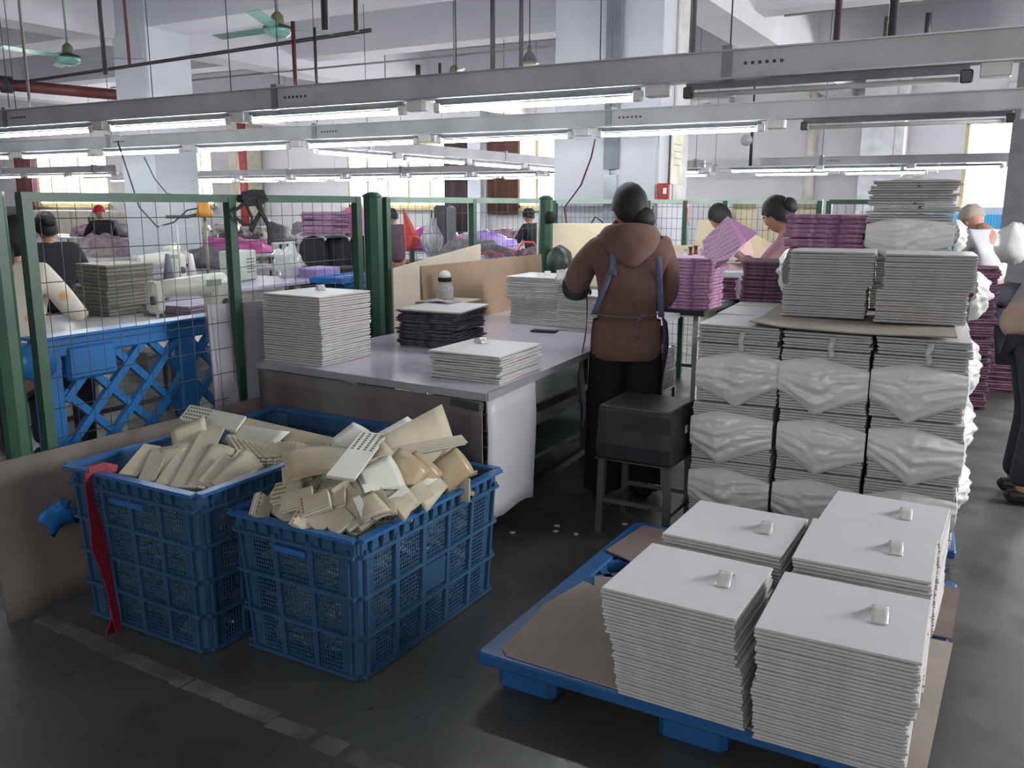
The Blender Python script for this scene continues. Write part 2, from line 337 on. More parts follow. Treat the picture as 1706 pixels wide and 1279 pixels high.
for i, (px, y0, y1, Y, r, m, lab) in enumerate([
        (176, 0, 124, 5.9, .022, pipe_dk, 'thick dark drop pipe beside the farther ceiling fan'),
        (216, 0, 107, 5.9, .016, pipe_red, 'dark red drop pipe right of the thick one by the farther fan'),
        (51, 0, 187, 4.6, .012, M('pale rod', (150, 140, 140), .5), 'pale rod dropping to the nearest trunking at its left end'),
        (493, 35, 155, 4.6, .014, pipe_red, 'dark red rod dropping to the nearest trunking under the near fan'),
        (528, 45, 152, 4.6, .010, pipe_dk, 'thin dark rod right of the red rod under the near fan'),
        (542, 0, 50, 4.8, .024, pipe_dk, 'short thick dark pipe ending at the near fan blade'),
        (594, 0, 52, 4.8, .016, M('brown pipe', (74, 56, 46), .5), 'short brown pipe behind the tip of the near fan blade'),
        (821, 0, 130, 4.9, .016, pipe_dk, 'dark rod left of the fan hook above the nearest trunking'),
        (868, 0, 128, 4.9, .014, pipe_dk, 'dark rod beside the hanging bell lamp'),
        (1152, 0, 103, 4.9, .018, steel_dk, 'grey rod above the nearest trunking right of the pillar'),
        (1392, 0, 80, 4.9, .018, M('green brown rod', (86, 66, 66), .5), 'brown rod with a green fan canopy above the long trunking'),
        (1484, 0, 75, 4.9, .022, pipe_dk, 'thick dark rod at the right above the long trunking'),
        (1543, 22, 72, 6.9, .022, pipe_dk, 'farthest right short dark rod above the long trunking'),
        (1474, 28, 77, 6.9, .02, M('rust rod', (80, 74, 62), .5), 'rusty short rod beside the thick dark rod'),
        (697, 108, 140, 9.0, .03, pipe_dk, 'short grey drop pipe over the middle of the nearest trunking'),
        (733, 105, 138, 9.0, .018, pipe_dk, 'short thin drop pipe over the middle of the nearest trunking')]):
    p = PY(px, y0, Y); q = PY(px, y1, Y); zt = ZC if y0 == 0 else p.z
    pipe('drop_rod', lab, [(q.x, Y, q.z if y1 < 60 or Y > 5 else 2.225), (q.x, Y, zt)], r, m, 'rod')
for i, px in enumerate((18, 250, 382, 760, 1000)):
    q = PY(px, 100, 4.42)
    pipe('hanging_wire', 'thin wire holding the nearest trunking ' + ('at the left edge', 'left of the near fan', 'just left of the fan hub', 'over the middle', 'in front of the big pillar')[i], [(q.x, 4.42, 2.22), (q.x - .01, 4.42, ZC)], .0035, steel_dk, 'wire', 5)

# ================================================================ CEILING FANS
def fan(loc, rz, label, group=None):
    t = thing('ceiling_fan', label, 'ceiling fan', loc, rz, group)
    m = MB(); m.lathe([(.02, -.075), (.07, -.065), (.105, -.04), (.115, -.005), (.11, .01)], n=20); m.build('motor_bowl', fan_m, t)
    m = MB(); m.lathe([(.118, .0), (.125, .008), (.118, .02), (.09, .03)], n=20); m.build('motor_ring', M('dark green ring', (36, 60, 56), .4), t)
    m = MB(); m.lathe([(.05, .03), (.055, .06), (.05, .11), (.02, .14)], n=14); m.build('upper_canopy', M('khaki canopy', (120, 122, 90), .5), t)
    MB().tube([(0, 0, .13), (0, 0, ZC - loc[2] - .06)], .011, 8).build('downrod', M('fan rod', (130, 140, 138), .4), t)
    MB().lathe([(.055, ZC - loc[2] - .09), (.05, ZC - loc[2] - .02), (.02, ZC - loc[2])], n=12).build('ceiling_canopy', green_lt, t)
    for k in range(3):
        a = 2 * PI * k / 3; T = Matrix.Rotation(a, 4, 'Z') @ Matrix.Translation((0, 0, .005)) @ Matrix.Rotation(.2, 4, 'X')
        m = MB(); m.add([(x, y * (1 - .25 * x), z) for x, y, z in [(.1, -.03, .004), (.2, -.055, .002), (.72, -.075, 0), (.74, .05, 0), (.2, .055, .002), (.1, .03, .004)]] + [(x, y * (1 - .25 * x), z - .006) for x, y, z in [(.1, -.03, .004), (.2, -.055, .002), (.72, -.075, 0), (.74, .05, 0), (.2, .055, .002), (.1, .03, .004)]],
            [(0, 1, 2, 3, 4, 5), (11, 10, 9, 8, 7, 6)] + [(i, i + 6, (i + 1) % 6 + 6, (i + 1) % 6) for i in range(6)], 0, False, T)
        m.build('blade', fan_m, t)
    return t
fan((-5.6, 5.84, 2.93), math.radians(-60), 'nearer pale green three-blade ceiling fan with one blade swung towards the camera')
fan((-8.55, 5.92, 2.93), math.radians(-85), 'farther pale green ceiling fan over the far workshop at the upper left')
fan((-2.6, 5.8, 2.97), math.radians(200), 'pale green ceiling fan cut by the top edge in front of the big pillar')
fan((-8.9, 11.6, 3.0), math.radians(80), 'distant ceiling fan just above the trunking right of the near fan')
fan((-5.9, 9.0, 2.93), math.radians(70), 'distant ceiling fan with flat grey blades above the middle of the trunking')
def bell(px, py, Y, label):
    q = PY(px, py, Y); t = thing('pendant_lamp', label, 'pendant lamp', (q.x, Y, q.z))
    MB().lathe([(.11, 0), (.1, .02), (.05, .11), (.02, .14), (.02, .2)], n=16).build('bell_shade', M('grey enamel', (110, 110, 112), .4), t)
    MB().lathe([(.02, -.14), (.08, -.12), (.09, -.05), (.08, 0)], n=14).build('glass_bowl', M('frosted glass', (230, 226, 205), .3, alpha=.8), t)
    MB().tube([(0, 0, .2), (0, 0, ZC - q.z)], .006, 6).build('cord', pipe_dk, t)
bell(882, 106, 9.5, 'hanging bell lamp with a glass bowl left of the big pillar')
# ================================================================ GREEN FENCE
XF = -3.15
def post(loc, h, label, r=.05, cap=True):
    t = thing('fence_post', label, 'fence post', loc)
    MB().prism([(r * math.cos(PI / 8 + k * PI / 4), r * math.sin(PI / 8 + k * PI / 4)) for k in range(8)], 0, h).build('post_shaft', green_m, t)
    if cap: MB().lathe([(r * 1.04, h), (r * 1.04, h + .012), (r * .5, h + .03), (.004, h + .033)], n=8).build('post_cap', green_m, t)
    MB().lathe([(r * 1.9, 0), (r * 1.9, .008), (r * 1.1, .012)], n=12).build('base_plate', green_m, t)
    return t
def panel(a, b, axis, c, uprights, label, h=1.535, rail=.035, lean=0.0, mat=green_m, pitch=.073, hp=.12, zb=.12, wm=green_wire, top=None):
    t = thing('wire_fence', label, 'fence panel', (0, 0, 0))
    def pt(s, z, o=0): return (c + o, s, z) if axis == 'y' else (s, c + o, z)
    MB().bar(pt(a, h - rail / 2), pt(b, h - rail / 2), rail, rail).build('top_rail', top or mat, t)
    MB().bar(pt(a, zb), pt(b, zb), rail * .8).build('bottom_rail', mat, t)
    for u in uprights:
        MB().bar(pt(u, .0), pt(u, h - .01), rail * 1.15, rail * 1.15).build('upright', mat, t)
    m = MB(); n = int(abs(b - a) / pitch); rr = random.Random(int(abs(a) * 100))
    for i in range(1, n):
        s = a + (b - a) * i / n; m.tube([pt(s, zb), pt(s + rr.uniform(-.004, .004), (zb + h) / 2, rr.uniform(-.006, .006)), pt(s, h - rail)], .0017, 4)
    z = zb + hp
    while z < h - .06:
        m.tube([pt(a, z + rr.uniform(-.004, .004)), pt((a + b) / 2, z + rr.uniform(-.006, .006), rr.uniform(-.01, .01)), pt(b, z)], .0017, 4); z += hp
    stuff(m.build('wire_mesh', wm, t)); return t
post((XF, 1.83, 0), 1.535, 'thick green fence post at the left edge behind the leaning grey board', .045, False)
panel(1.93, 3.84, 'y', XF, (1.95, 2.92, 3.82), 'green framed wire fence panel behind the blue crates')
post((XF, 3.96, 0), 1.53, 'thick faceted green post with a domed cap between the two nearest wire panels', .055)
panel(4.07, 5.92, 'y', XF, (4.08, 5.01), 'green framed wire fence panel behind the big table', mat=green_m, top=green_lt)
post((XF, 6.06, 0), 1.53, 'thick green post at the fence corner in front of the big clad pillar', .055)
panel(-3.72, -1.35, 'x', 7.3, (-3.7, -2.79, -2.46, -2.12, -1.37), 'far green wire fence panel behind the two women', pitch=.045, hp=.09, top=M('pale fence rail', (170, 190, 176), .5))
panel(-1.3, -.62, 'x', 7.3, (-1.3, -.64), 'short far wire fence panel behind the tall white stack', pitch=.06, hp=.1)
# black straps knotted on the top rail
def ribbon(pts, w, thick=.002, tw=None):
    m = MB(); pts = [Vector(p) for p in pts]; n = len(pts); vs = []
    for i, p in enumerate(pts):
        d = (pts[min(i + 1, n - 1)] - pts[max(i - 1, 0)]).normalized(); a = (tw(i / (n - 1)) if tw else 0)
        s = d.cross(Vector((1, 0.2, 0.1))).normalized(); u = s.cross(d).normalized(); s2 = s * math.cos(a) + u * math.sin(a); k = d.cross(s2).normalized()
        ww = w[i] if isinstance(w, (list, tuple)) else w
        vs += [p + s2 * ww / 2 + k * thick, p - s2 * ww / 2 + k * thick, p - s2 * ww / 2 - k * thick, p + s2 * ww / 2 - k * thick]
    fs = [(i * 4 + j, i * 4 + (j + 1) % 4, i * 4 + 4 + (j + 1) % 4, i * 4 + 4 + j) for i in range(n - 1) for j in range(4)] + [(0, 1, 2, 3), (n * 4 - 1, n * 4 - 2, n * 4 - 3, n * 4 - 4)]
    return m.add(vs, fs, 0, False)
t = thing('cloth_strap', 'black cloth straps knotted over the top rail of the nearest wire fence', 'strap', (0, 0, 0))
q = lambda x, y: tuple(PX(x, y, XF + .04))
ribbon([q(404, 326), q(414, 338), q(432, 336), q(444, 330), q(438, 322), q(420, 322), q(404, 326)], .035).build('knot', black_m, t)
ribbon([q(430, 332), q(436, 350), q(426, 368), q(418, 386)], .028).build('strap_tail', black_m, t)
ribbon([q(428, 340), q(438, 358), q(447, 375), q(449, 392), q(449, 408)], .028).build('strap_tail', black_m, t)
ribbon([q(412, 334), q(398, 346), q(389, 352), q(392, 362), q(405, 372), q(418, 376), q(420, 362), q(412, 346), q(408, 332)], .016).build('strap_loop', black_m, t)
# ---------------------------------------------------------------- blue moulded plastic pallet standing on edge behind the fence
blue_bright = M('bright blue plastic', (44, 118, 186), .3, var=.15, scale=3)
XL = -3.42
t = thing('plastic_pallet', 'bright blue lattice plastic pallet standing on edge behind the fence, under the sewing table', 'pallet', (0, 0, 0))
y0, y1, z0, z1 = 2.12, 3.62, .0, .955
def pl(a, b, w, d, n, x=XL): MB().bbox(((x), (a[0] + b[0]) / 2, (a[1] + b[1]) / 2), (d, abs(b[0] - a[0]) + w, abs(b[1] - a[1]) + w), .008).build(n, blue_bright, t)
pl((y0, z1 - .045), (y1, z1 - .045), .085, .05, 'top_band'); pl((y0, .06), (y1, .06), .12, .05, 'bottom_band')
pl((y0 + .02, 0.06), (y0 + .02, z1 - .1), .10, .06, 'end_band'); pl((y1, 0.06), (y1, z1 - .1), .1, .05, 'end_band'); pl((2.84, .06), (2.84, z1 - .13), .10, .046, 'middle_band')
MB().bbox((XL, (y0 + y1) / 2, z1), (.12, y1 - y0 + .1, .014), .004).build('rim', blue_bright, t)
MB().tube([(XL - .06, y0 - .05, z1 - .09), (XL + .07, y0 - .05, z1 - .09)], .075, 14).build('corner_boss', blue_bright, t)
for yc in (2.2,): MB().bbox((XL + .01, yc + .13, z1 - .12), (.05, .24, .15), .015).build('foot_block', blue_bright, t)
def clip(ya, za, yb, zb, A, B, C, D):
    # keep the segment inside y in A..B, z in C..D
    p = [(ya, za), (yb, zb)]; t0, t1 = 0, 1; dy, dz = yb - ya, zb - za
    for d, lo, hi, s in ((dy, A, B, ya), (dz, C, D, za)):
        if abs(d) < 1e-9: continue
        a, b = (lo - s) / d, (hi - s) / d
        if a > b: a, b = b, a
        t0, t1 = max(t0, a), min(t1, b)
    return (t0, t1) if t1 - t0 > .05 * 1 and t1 > t0 else None
k = 0
for s in (-1, 1):
    o = -1.4
    while o < 2.6:
        ya = y0 + o; seg = clip(ya, 0 if s > 0 else 1.0, ya + 1.0, 1.0 if s > 0 else 0, y0 + .08, y1 - .04, .1, z1 - .07)
        if seg:
            a, b = seg; f = (lambda u: (XL + .004 * s, ya + u, (u if s > 0 else 1.0 - u)))
            MB().bar(f(a), f(b), .032, .03, 0, (1, 0, 0)).build('lattice_bar', blue_bright, t)
        o += .20
# ---------------------------------------------------------------- grey boards leaning on the fence
grey_board = M('grey fibreboard', (124, 116, 108), .8, rgb2=(104, 98, 92), scale=4)
grey_board2 = M('grey laminate board', (160, 158, 166), .5, var=.06)
m = MB(); pa = PX(12, 1030, -3.02); y_a = 1.66
def lean(u, v): return (-3.04 + .02 * math.sin(u * 3) - .07 * v, 1.66 + 1.5 * u, .0 + v * (.58 + .0 * u))
m.grid(lean, 10, 6, 0, .012); tag(m.build('fibreboard_sheet', grey_board), 'dark grey fibreboard sheet leaning behind the blue crates at the foot of the fence', 'board')
tag(MB().bbox((0, 0, .52), (.014, .7, 1.04), .003).build('fibreboard_sheet', grey_board2, None, (-3.08, 3.12, .0), 0, (0, -.05, -.18)), 'light grey laminate board standing upright at the left end of the big table', 'board')
cream = M('cream board', (196, 186, 172), .6, rgb2=(176, 166, 150), scale=4)
brown = M('brown cardboard', (150, 128, 104), .8, rgb2=(126, 106, 86), scale=3)
m = MB().prism([(4.06, .55), (5.02, .55), (5.02, 1.235), (4.5, 1.18), (4.06, 1.13)], -.006, .006)
tag(obj('fibreboard_sheet', m.mesh('fibreboard_sheet', cream), None, (XF + .035, 0, 0), 0, None), 'cream board leaning on the wire fence behind the water bottle', 'board')
o = bpy.data.objects['fibreboard_sheet.002']; o.matrix_world = Matrix(((0, 0, 1, XF + .05), (1, 0, 0, 0), (0, 1, 0, 0), (0, 0, 0, 1)))
m = MB(); m.bbox((0, 0, .2), (.01, 1.55, .42), .002)
tag(m.build('cardboard_sheet', brown, None, (XF + .09, 5.1, .72), 0, (0, -.08, 0)), 'brown cardboard sheet standing along the far left edge of the big table', 'cardboard')
# ================================================================ BIG TABLE
lilac = M('lilac laminate', (212, 205, 222), .16, var=.05, scale=3)
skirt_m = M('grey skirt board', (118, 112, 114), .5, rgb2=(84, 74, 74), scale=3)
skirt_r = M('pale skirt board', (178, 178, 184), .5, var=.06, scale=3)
TZ = .76
t = thing('packing_table', 'big packing table with a glossy lilac top and board skirt', 'table', (0, 0, 0))
T4 = [(-3.09, 2.97), (-1.76, 2.9), (-1.97, 5.8), (-3.07, 5.86)]
MB().prism(T4, TZ - .028, TZ).build('tabletop', lilac, t)
m = MB()
for a, b in ((1, 2), (2, 3), (0, 1)):
    m2 = MB(); p, q = Vector((*T4[a], TZ - .014)), Vector((*T4[b], TZ - .014)); m2.bar(p, q, .012, .032); m2.build('edge_trim', M('edge trim', (170, 170, 176), .3, .3), t)
for x, y in ((-3.0, 3.06), (-1.86, 3.0), (-2.0, 4.35), (-3.0, 4.4), (-2.05, 5.7), (-3.0, 5.75)): MB().bar((x, y, 0), (x, y, TZ - .03), .04).build('leg', steel_dk, t)
for z in (.16,): 
    MB().bar((-1.9, 3.0, z), (-2.05, 5.7, z), .035).build('stretcher', M('dark frame', (44, 44, 48), .5), t); MB().bar((-3, 3.0, z), (-3, 5.75, z), .035).build('stretcher', M('dark frame', (44, 44, 48), .5), t)
MB().bar((-1.95, 3.4, .52), (-2.0, 5.6, .52), .03).build('stretcher', steel_dk, t)
MB().box((-2.5, 4.6, .38), (.85, 2.0, .02)).build('shelf', M('grey green shelf', (92, 106, 104), .5), t)
MB().box((-2.5, 4.6, .2), (.85, 2.0, .02)).build('shelf', M('grey green shelf', (92, 106, 104), .5), t)
def skf(u, v): return (-3.05 + 1.28 * u, 2.95 - .07 * u + .01 * math.sin(u * 9) * v, TZ - .03 - v * (.5 + .03 * math.sin(u * 8)))
MB().grid(skf, 20, 8, 0, .006).build('skirt_front', skirt_m, t)
def skr(u, v): return (-1.762 - .025 * u + .006 * math.sin(v * 5), 2.895 + .45 * u, TZ - .03 - v * (.49 + .015 * math.sin(u * 6) + .05 * u))
MB().grid(skr, 6, 8, 0, .005).build('skirt_side', skirt_r, t)
R = random.Random(8)
for k in range(7):
    z = TZ - .09 - .062 * k; MB().bar((-1.80 - R.random() * .03, 2.885, z), (-1.755, 2.892, z + R.uniform(-.006, .01)), .012, .008).build('tape_tab', M('dark tape', (52, 48, 50), .5), t)
MB().bar((-2.02, 2.915, TZ - .045), (-1.77, 2.87, TZ - .05), .03, .03).build('cloth_roll', M('dark cloth', (60, 60, 60), .8), t)
def cable(label, pts, r, m, name='cable'): return tag(MB().tube(pts, r, 6).build(name, m), label, 'cable')
# phone
t = thing('mobile_phone', 'black mobile phone lying on the lilac tabletop', 'phone', tuple(P(907, 553, TZ)), math.radians(12))
MB().bbox((0, 0, .006), (.155, .074, .009), .003).build('phone_case', black_m, t); MB().bbox((0, 0, .0115), (.147, .066, .0014), .0005).build('screen', M('phone glass', (12, 12, 14), .08), t)
# box + bottle at the fence
q = P(712, 510, TZ)
t = thing('carton', 'small box with a striped label under the water bottle', 'box', (-3.0, 4.42, TZ), math.radians(5))
MB().bbox((0, 0, .08), (.26, .22, .16), .004).build('carton_body', brown, t); MB().bbox((.02, 0, .163), (.34, .28, .006), .002).build('carton_flap', cream, t)
MB().box((.1, -.1105, .06), (.1, .003, .1)).build('striped_label', M('striped label', (150, 150, 156), .5, rgb2=(96, 96, 104), pattern='check', pscale=70), t)
t = thing('water_bottle', 'clear plastic water bottle with a domed cap and black band', 'bottle', (-2.98, 4.42, TZ + .166), 0)
clear = M('clear plastic', (200, 205, 208), .08, alpha=.35)
MB().lathe([(.05, 0), (.056, .01), (.056, .03), (.05, .04), (.056, .05), (.05, .065), (.05, .085), (.038, .105), (.036, .11)], n=18).build('bottle_body', clear, t)
MB().lathe([(.041, .11), (.042, .12), (.042, .132), (.04, .135)], n=18).build('cap_band', black_m, t)
MB().lathe([(.04, .135), (.038, .15), (.028, .168), (.012, .176), (.0, .178)], n=18).build('cap_dome', M('dome plastic', (215, 218, 215), .15), t)
MB().lathe([(.046, .002), (.05, .012), (.048, .07), (.0, .072)], n=14).build('water', M('water', (190, 198, 204), .05, alpha=.5), t)
# ================================================================ FOLDED BOARD STACKS
wb = M('white laminated board', (206, 206, 208), .45, var=.03, scale=3)
wb_edge = M('white board edge', (192, 190, 186), .7, var=.06, scale=20)
def board_meshes(wx, wy, t, mats, name, n=4, seed=1, bow=.0015):
    out = []; r = random.Random(seed)
    for k in range(n):
        m = MB(); hx, hy = wx / 2 * r.uniform(.985, 1.0), wy / 2 * r.uniform(.985, 1.0); b = t * .3
        bw = r.uniform(-bow, bow)
        prof = [(-hx, -hy), (hx, -hy), (hx, hy), (-hx, hy)]
        b = t * .42; ins = .0055
        lo = [(x - math.copysign(ins, x), y - math.copysign(ins, y), 0) for x, y in prof]; m1 = [(x, y, b) for x, y in prof]; m2 = [(x, y, t * .86) for x, y in prof]; hi = [(x * (1 - .008), y * (1 - .008), t * .94) for x, y in prof]
        vs = lo + m1 + m2 + hi; vs = [(x, y, z + (bw if (x > 0) == (y > 0) else -bw * .5)) for x, y, z in vs]
        fs = [(3, 2, 1, 0), (12, 13, 14, 15)]; mi = [0, 0]
        for L in range(3):
            for i in range(4): fs.append((L * 4 + i, L * 4 + (i + 1) % 4, L * 4 + 4 + (i + 1) % 4, L * 4 + 4 + i))
        m.add(vs, fs); m.mi = [0 if i < 2 else 1 for i in range(len(fs))]
        out.append(m.mesh(name, mats))
    return out
BW = board_meshes(.362, .36, .0115, (wb, wb_edge), 'folded_board')
tab_m = M('clear vinyl tab', (222, 224, 224), .12, coat=.5, alpha=.8)
def pull_tab(parent, x, y, z, a=0.0):
    def f(u, v): return (x + (u - .5) * .038 * math.cos(a) - (v - .5) * .10 * math.sin(a), y + (v - .5) * .10 * math.cos(a) + (u - .5) * .038 * math.sin(a), z + .003 + .02 * math.sin(PI * min(1, max(0, (v - .15) / .7))) ** .8)
    g = MB().grid(f, 4, 10, 0, .0015); g.build('pull_tab', tab_m, parent)
CNT = {}
def stack(meshes, x, y, z, rz, n, pitch, jit, label, cat, group, name, top_label=None, tab=None, lean=(0, 0), seed=0, shift=None, bottom_label=None, jr=.012):
    r = random.Random(seed + 11); last = None
    for k in range(n):
        sx, sy = (shift(k) if shift else (0, 0))
        o = obj(name, meshes[r.randrange(len(meshes))], None, (x + lean[0] * k + sx + r.uniform(-jit, jit), y + lean[1] * k + sy + r.uniform(-jit, jit), z + k * pitch), rz + r.uniform(-jr, jr))
        tag(o, label, cat, group); last = o
    if top_label: 
        last['label'] = top_label; last.rotation_euler[2] = rz
        if 'group' in last: del last['group']
    if tab: pull_tab(last, tab[0], tab[1], pitch, tab[2] if len(tab) > 2 else 0)
    return last
# front blue pallet with cardboard
blue_p = M('blue pallet plastic', (40, 92, 146), .35, var=.15, scale=4)
t = thing('plastic_pallet', 'blue plastic pallet on the floor with cardboard sheets and five white stacks', 'pallet', (0, 0, 0))
PX0, PX1, PY0, PY1, PZ = -1.32, -.068, 2.12, 3.42, .14
r_ = MB()
for (a, b) in (((PX0, PY0 + .03), (PX1, PY0 + .03)), ((PX0, PY1 - .03), (PX1, PY1 - .03)), ((PX0, 2.77), (PX1, 2.77))):
    MB().bbox(((a[0] + b[0]) / 2, a[1], PZ - .02), (b[0] - a[0], .075, .04), .006).build('deck_rail', blue_p, t)
for x in (PX0 + .03, PX1 - .03, -.65): MB().bbox((x, (PY0 + PY1) / 2, PZ - .02), (.075, PY1 - PY0, .038), .006).build('deck_rail', blue_p, t)
for s in (-1, 1):
    o = -1.3
    while o < 2.7:
        xa = PX0 + o; seg = clip(xa, PY0 if s > 0 else PY1, xa + (PY1 - PY0), PY1 if s > 0 else PY0, PX0 + .05, PX1 - .05, PY0 + .05, PY1 - .05)
        if seg:
            L_ = PY1 - PY0; f = lambda u: (xa + u * L_, (PY0 + u * L_) if s > 0 else (PY1 - u * L_), PZ - .022)
            MB().bar(f(seg[0]), f(seg[1]), .03, .03).build('deck_lattice_bar', blue_p, t)
        o += .17
for x in (PX0 + .14, -.65, PX1 - .14):
    for y in (PY0 + .14, 2.77, PY1 - .14): MB().bbox((x, y, .06), (.2, .2, .118), .02).build('foot', blue_p, t)
card_m = M('grey brown cardboard', (150, 142, 132), .85, rgb2=(130, 122, 114), scale=3)
def sheet(pts, z, th, m, name, label, cat='cardboard', bump=.004):
    mb = MB().prism(pts, z, z + th); return tag(mb.build(name, m), label, cat)
sheet([(-1.26, 2.16), (-1.23, 2.135), (-.060, 2.115), (-.045, 2.9), (-.9, 2.86), (-1.0, 2.82), (-1.12, 2.84), (-1.235, 2.80), (-1.20, 2.72), (-1.25, 2.74), (-1.29, 2.5)], PZ, .006, card_m, 'cardboard_sheet', 'grey-brown cardboard sheet under the front white stacks, torn at its far edge')
sheet([(-1.30, 3.05), (-1.18, 3.0), (-.98, 2.90), (-.05, 2.93), (-.05, 3.36), (-1.27, 3.38)], PZ + .001, .006, M('pinkish cardboard', (118, 106, 102), .85), 'cardboard_sheet', 'smaller pinkish cardboard sheet at the far corner of the blue pallet')
G1 = 'white folded boards on the blue floor pallet'
zb = PZ + .008
def sh(k, brk, d0, d1): return d0 if k < brk else d1
STK = [(-.665, 2.27, 'front left', 31, (.0, -.0035), (.09, .03)), (-.285, 2.255, 'front right', 32, (.0, -.004), (.075, .02)),
       (-.67, 2.70, 'middle left', 31, (0, -.003), (.09, .02)), (-.285, 2.69, 'middle right', 32, (.0, -.003), (.075, .02)), (-.28, 3.07, 'rear right', 31, (0, -.004), (.06, .03))]
for i, (x, y, nm, n, ln, tb) in enumerate(STK):
    stack(BW, x, y, zb, 0.03 * (1 if i % 2 else -.5), n, .0118, .003, 'white folded board in the %s stack on the blue pallet' % nm, 'folded board', G1 + ', ' + nm, 'folded_board',
          'topmost white board with a clear tab on the %s pallet stack' % nm, (tb[0], tb[1], .08), ln, i * 7, (lambda k: (-.012, -.004) if k > 17 else (0, 0)) if i == 0 else ((lambda k: (.014, -.002) if k > 16 else (0, 0)) if i == 1 else None), jr=.006)
# table stacks
stack(BW, -2.89, 3.185, TZ, .02, 14, .0115, .002, 'white folded board in the lower half of the tall stack at the table corner', 'folded board', 'white boards on the big table', 'folded_board', None, None, (0, 0), 31)
stack(BW, -2.885, 3.185, TZ + 14 * .0115, -.01, 14, .0116, .002, 'white folded board in the upper half of the tall stack at the table corner', 'folded board', 'white boards on the big table, upper half', 'folded_board', 'top white board of the tall stack at the left table corner', (-.05, .08, .9), (0, 0), 32)
BS = board_meshes(.35, .40, .0105, (wb, wb_edge), 'folded_board', 4, 5, .003)
stack(BS, -1.985, 3.27, TZ, .04, 11, .0109, .007, 'white folded board in the low uneven stack at the near table edge', 'folded board', 'low stack at the table edge', 'folded_board', 'top white board with a crumpled bag scrap on the low table stack', (-.08, .1, .9), (0, 0), 41, jr=.03)
stack(BW, -2.53, 4.93, TZ, -.05, 14, .0115, .003, 'white folded board in the rear table stack, lower half', 'folded board', 'rear table stack', 'folded_board', None, None, (0, 0), 51)
stack(BW, -2.55, 4.90, TZ + 14 * .0115, .03, 12, .0116, .003, 'white folded board in the rear table stack, upper half', 'folded board', 'rear table stack, upper half', 'folded_board', 'top white board of the tall rear stack on the big table', (0.0, .05, .4), (0, 0), 52)
stack(BW, -2.14, 4.80, TZ, .0, 19, .0115, .003, 'white folded board in the stack under the brown-hooded woman\'s hand', 'folded board', 'stack at the hand', 'folded_board', 'white board held skewed under the gloved hand of the brown-hooded woman', None, (0, 0), 61)
bpy.context.view_layer.update()
# dark patterned flat stack
dk1 = M('dark patterned fabric', (70, 64, 78), .8, rgb2=(44, 40, 52), pattern='check', pscale=60); dk2 = M('dark fabric edge', (52, 48, 58), .8, rgb2=(110, 104, 116), scale=30)
BD = board_meshes(.34, .36, .009, (dk1, dk2), 'dark_folded_board', 5, 9, .004)
stack(BD, -2.64, 3.88, TZ, .1, 20, .0096, .012, 'dark patterned folded board in the ragged stack behind the white ones', 'folded board', 'dark patterned boards on the big table', 'dark_folded_board', None, None, (0, 0), 71, jr=.12)
o = obj('folded_board', BS[0], None, (-2.60, 3.86, TZ + 20 * .0096 + .001), .1, (0, .01, .16)); tag(o, 'pale board lying across the top of the dark patterned stack', 'folded board')
m = MB(); m.grid(lambda u, v: (-.09 + .18 * u, -.06 + .12 * v, .006 + .022 * (1 - abs(u - .4) * 2) * (1 - v * .5) * abs(math.sin(3 * u + 2))), 8, 4, 0, .002)
tag(m.build('cloth_scrap', M('pale pink cloth', (176, 160, 172), .8), None, (-2.72, 4.0, TZ + 20 * .0096 + .012)), 'pale pink cloth scrap on top of the dark patterned stack', 'cloth')
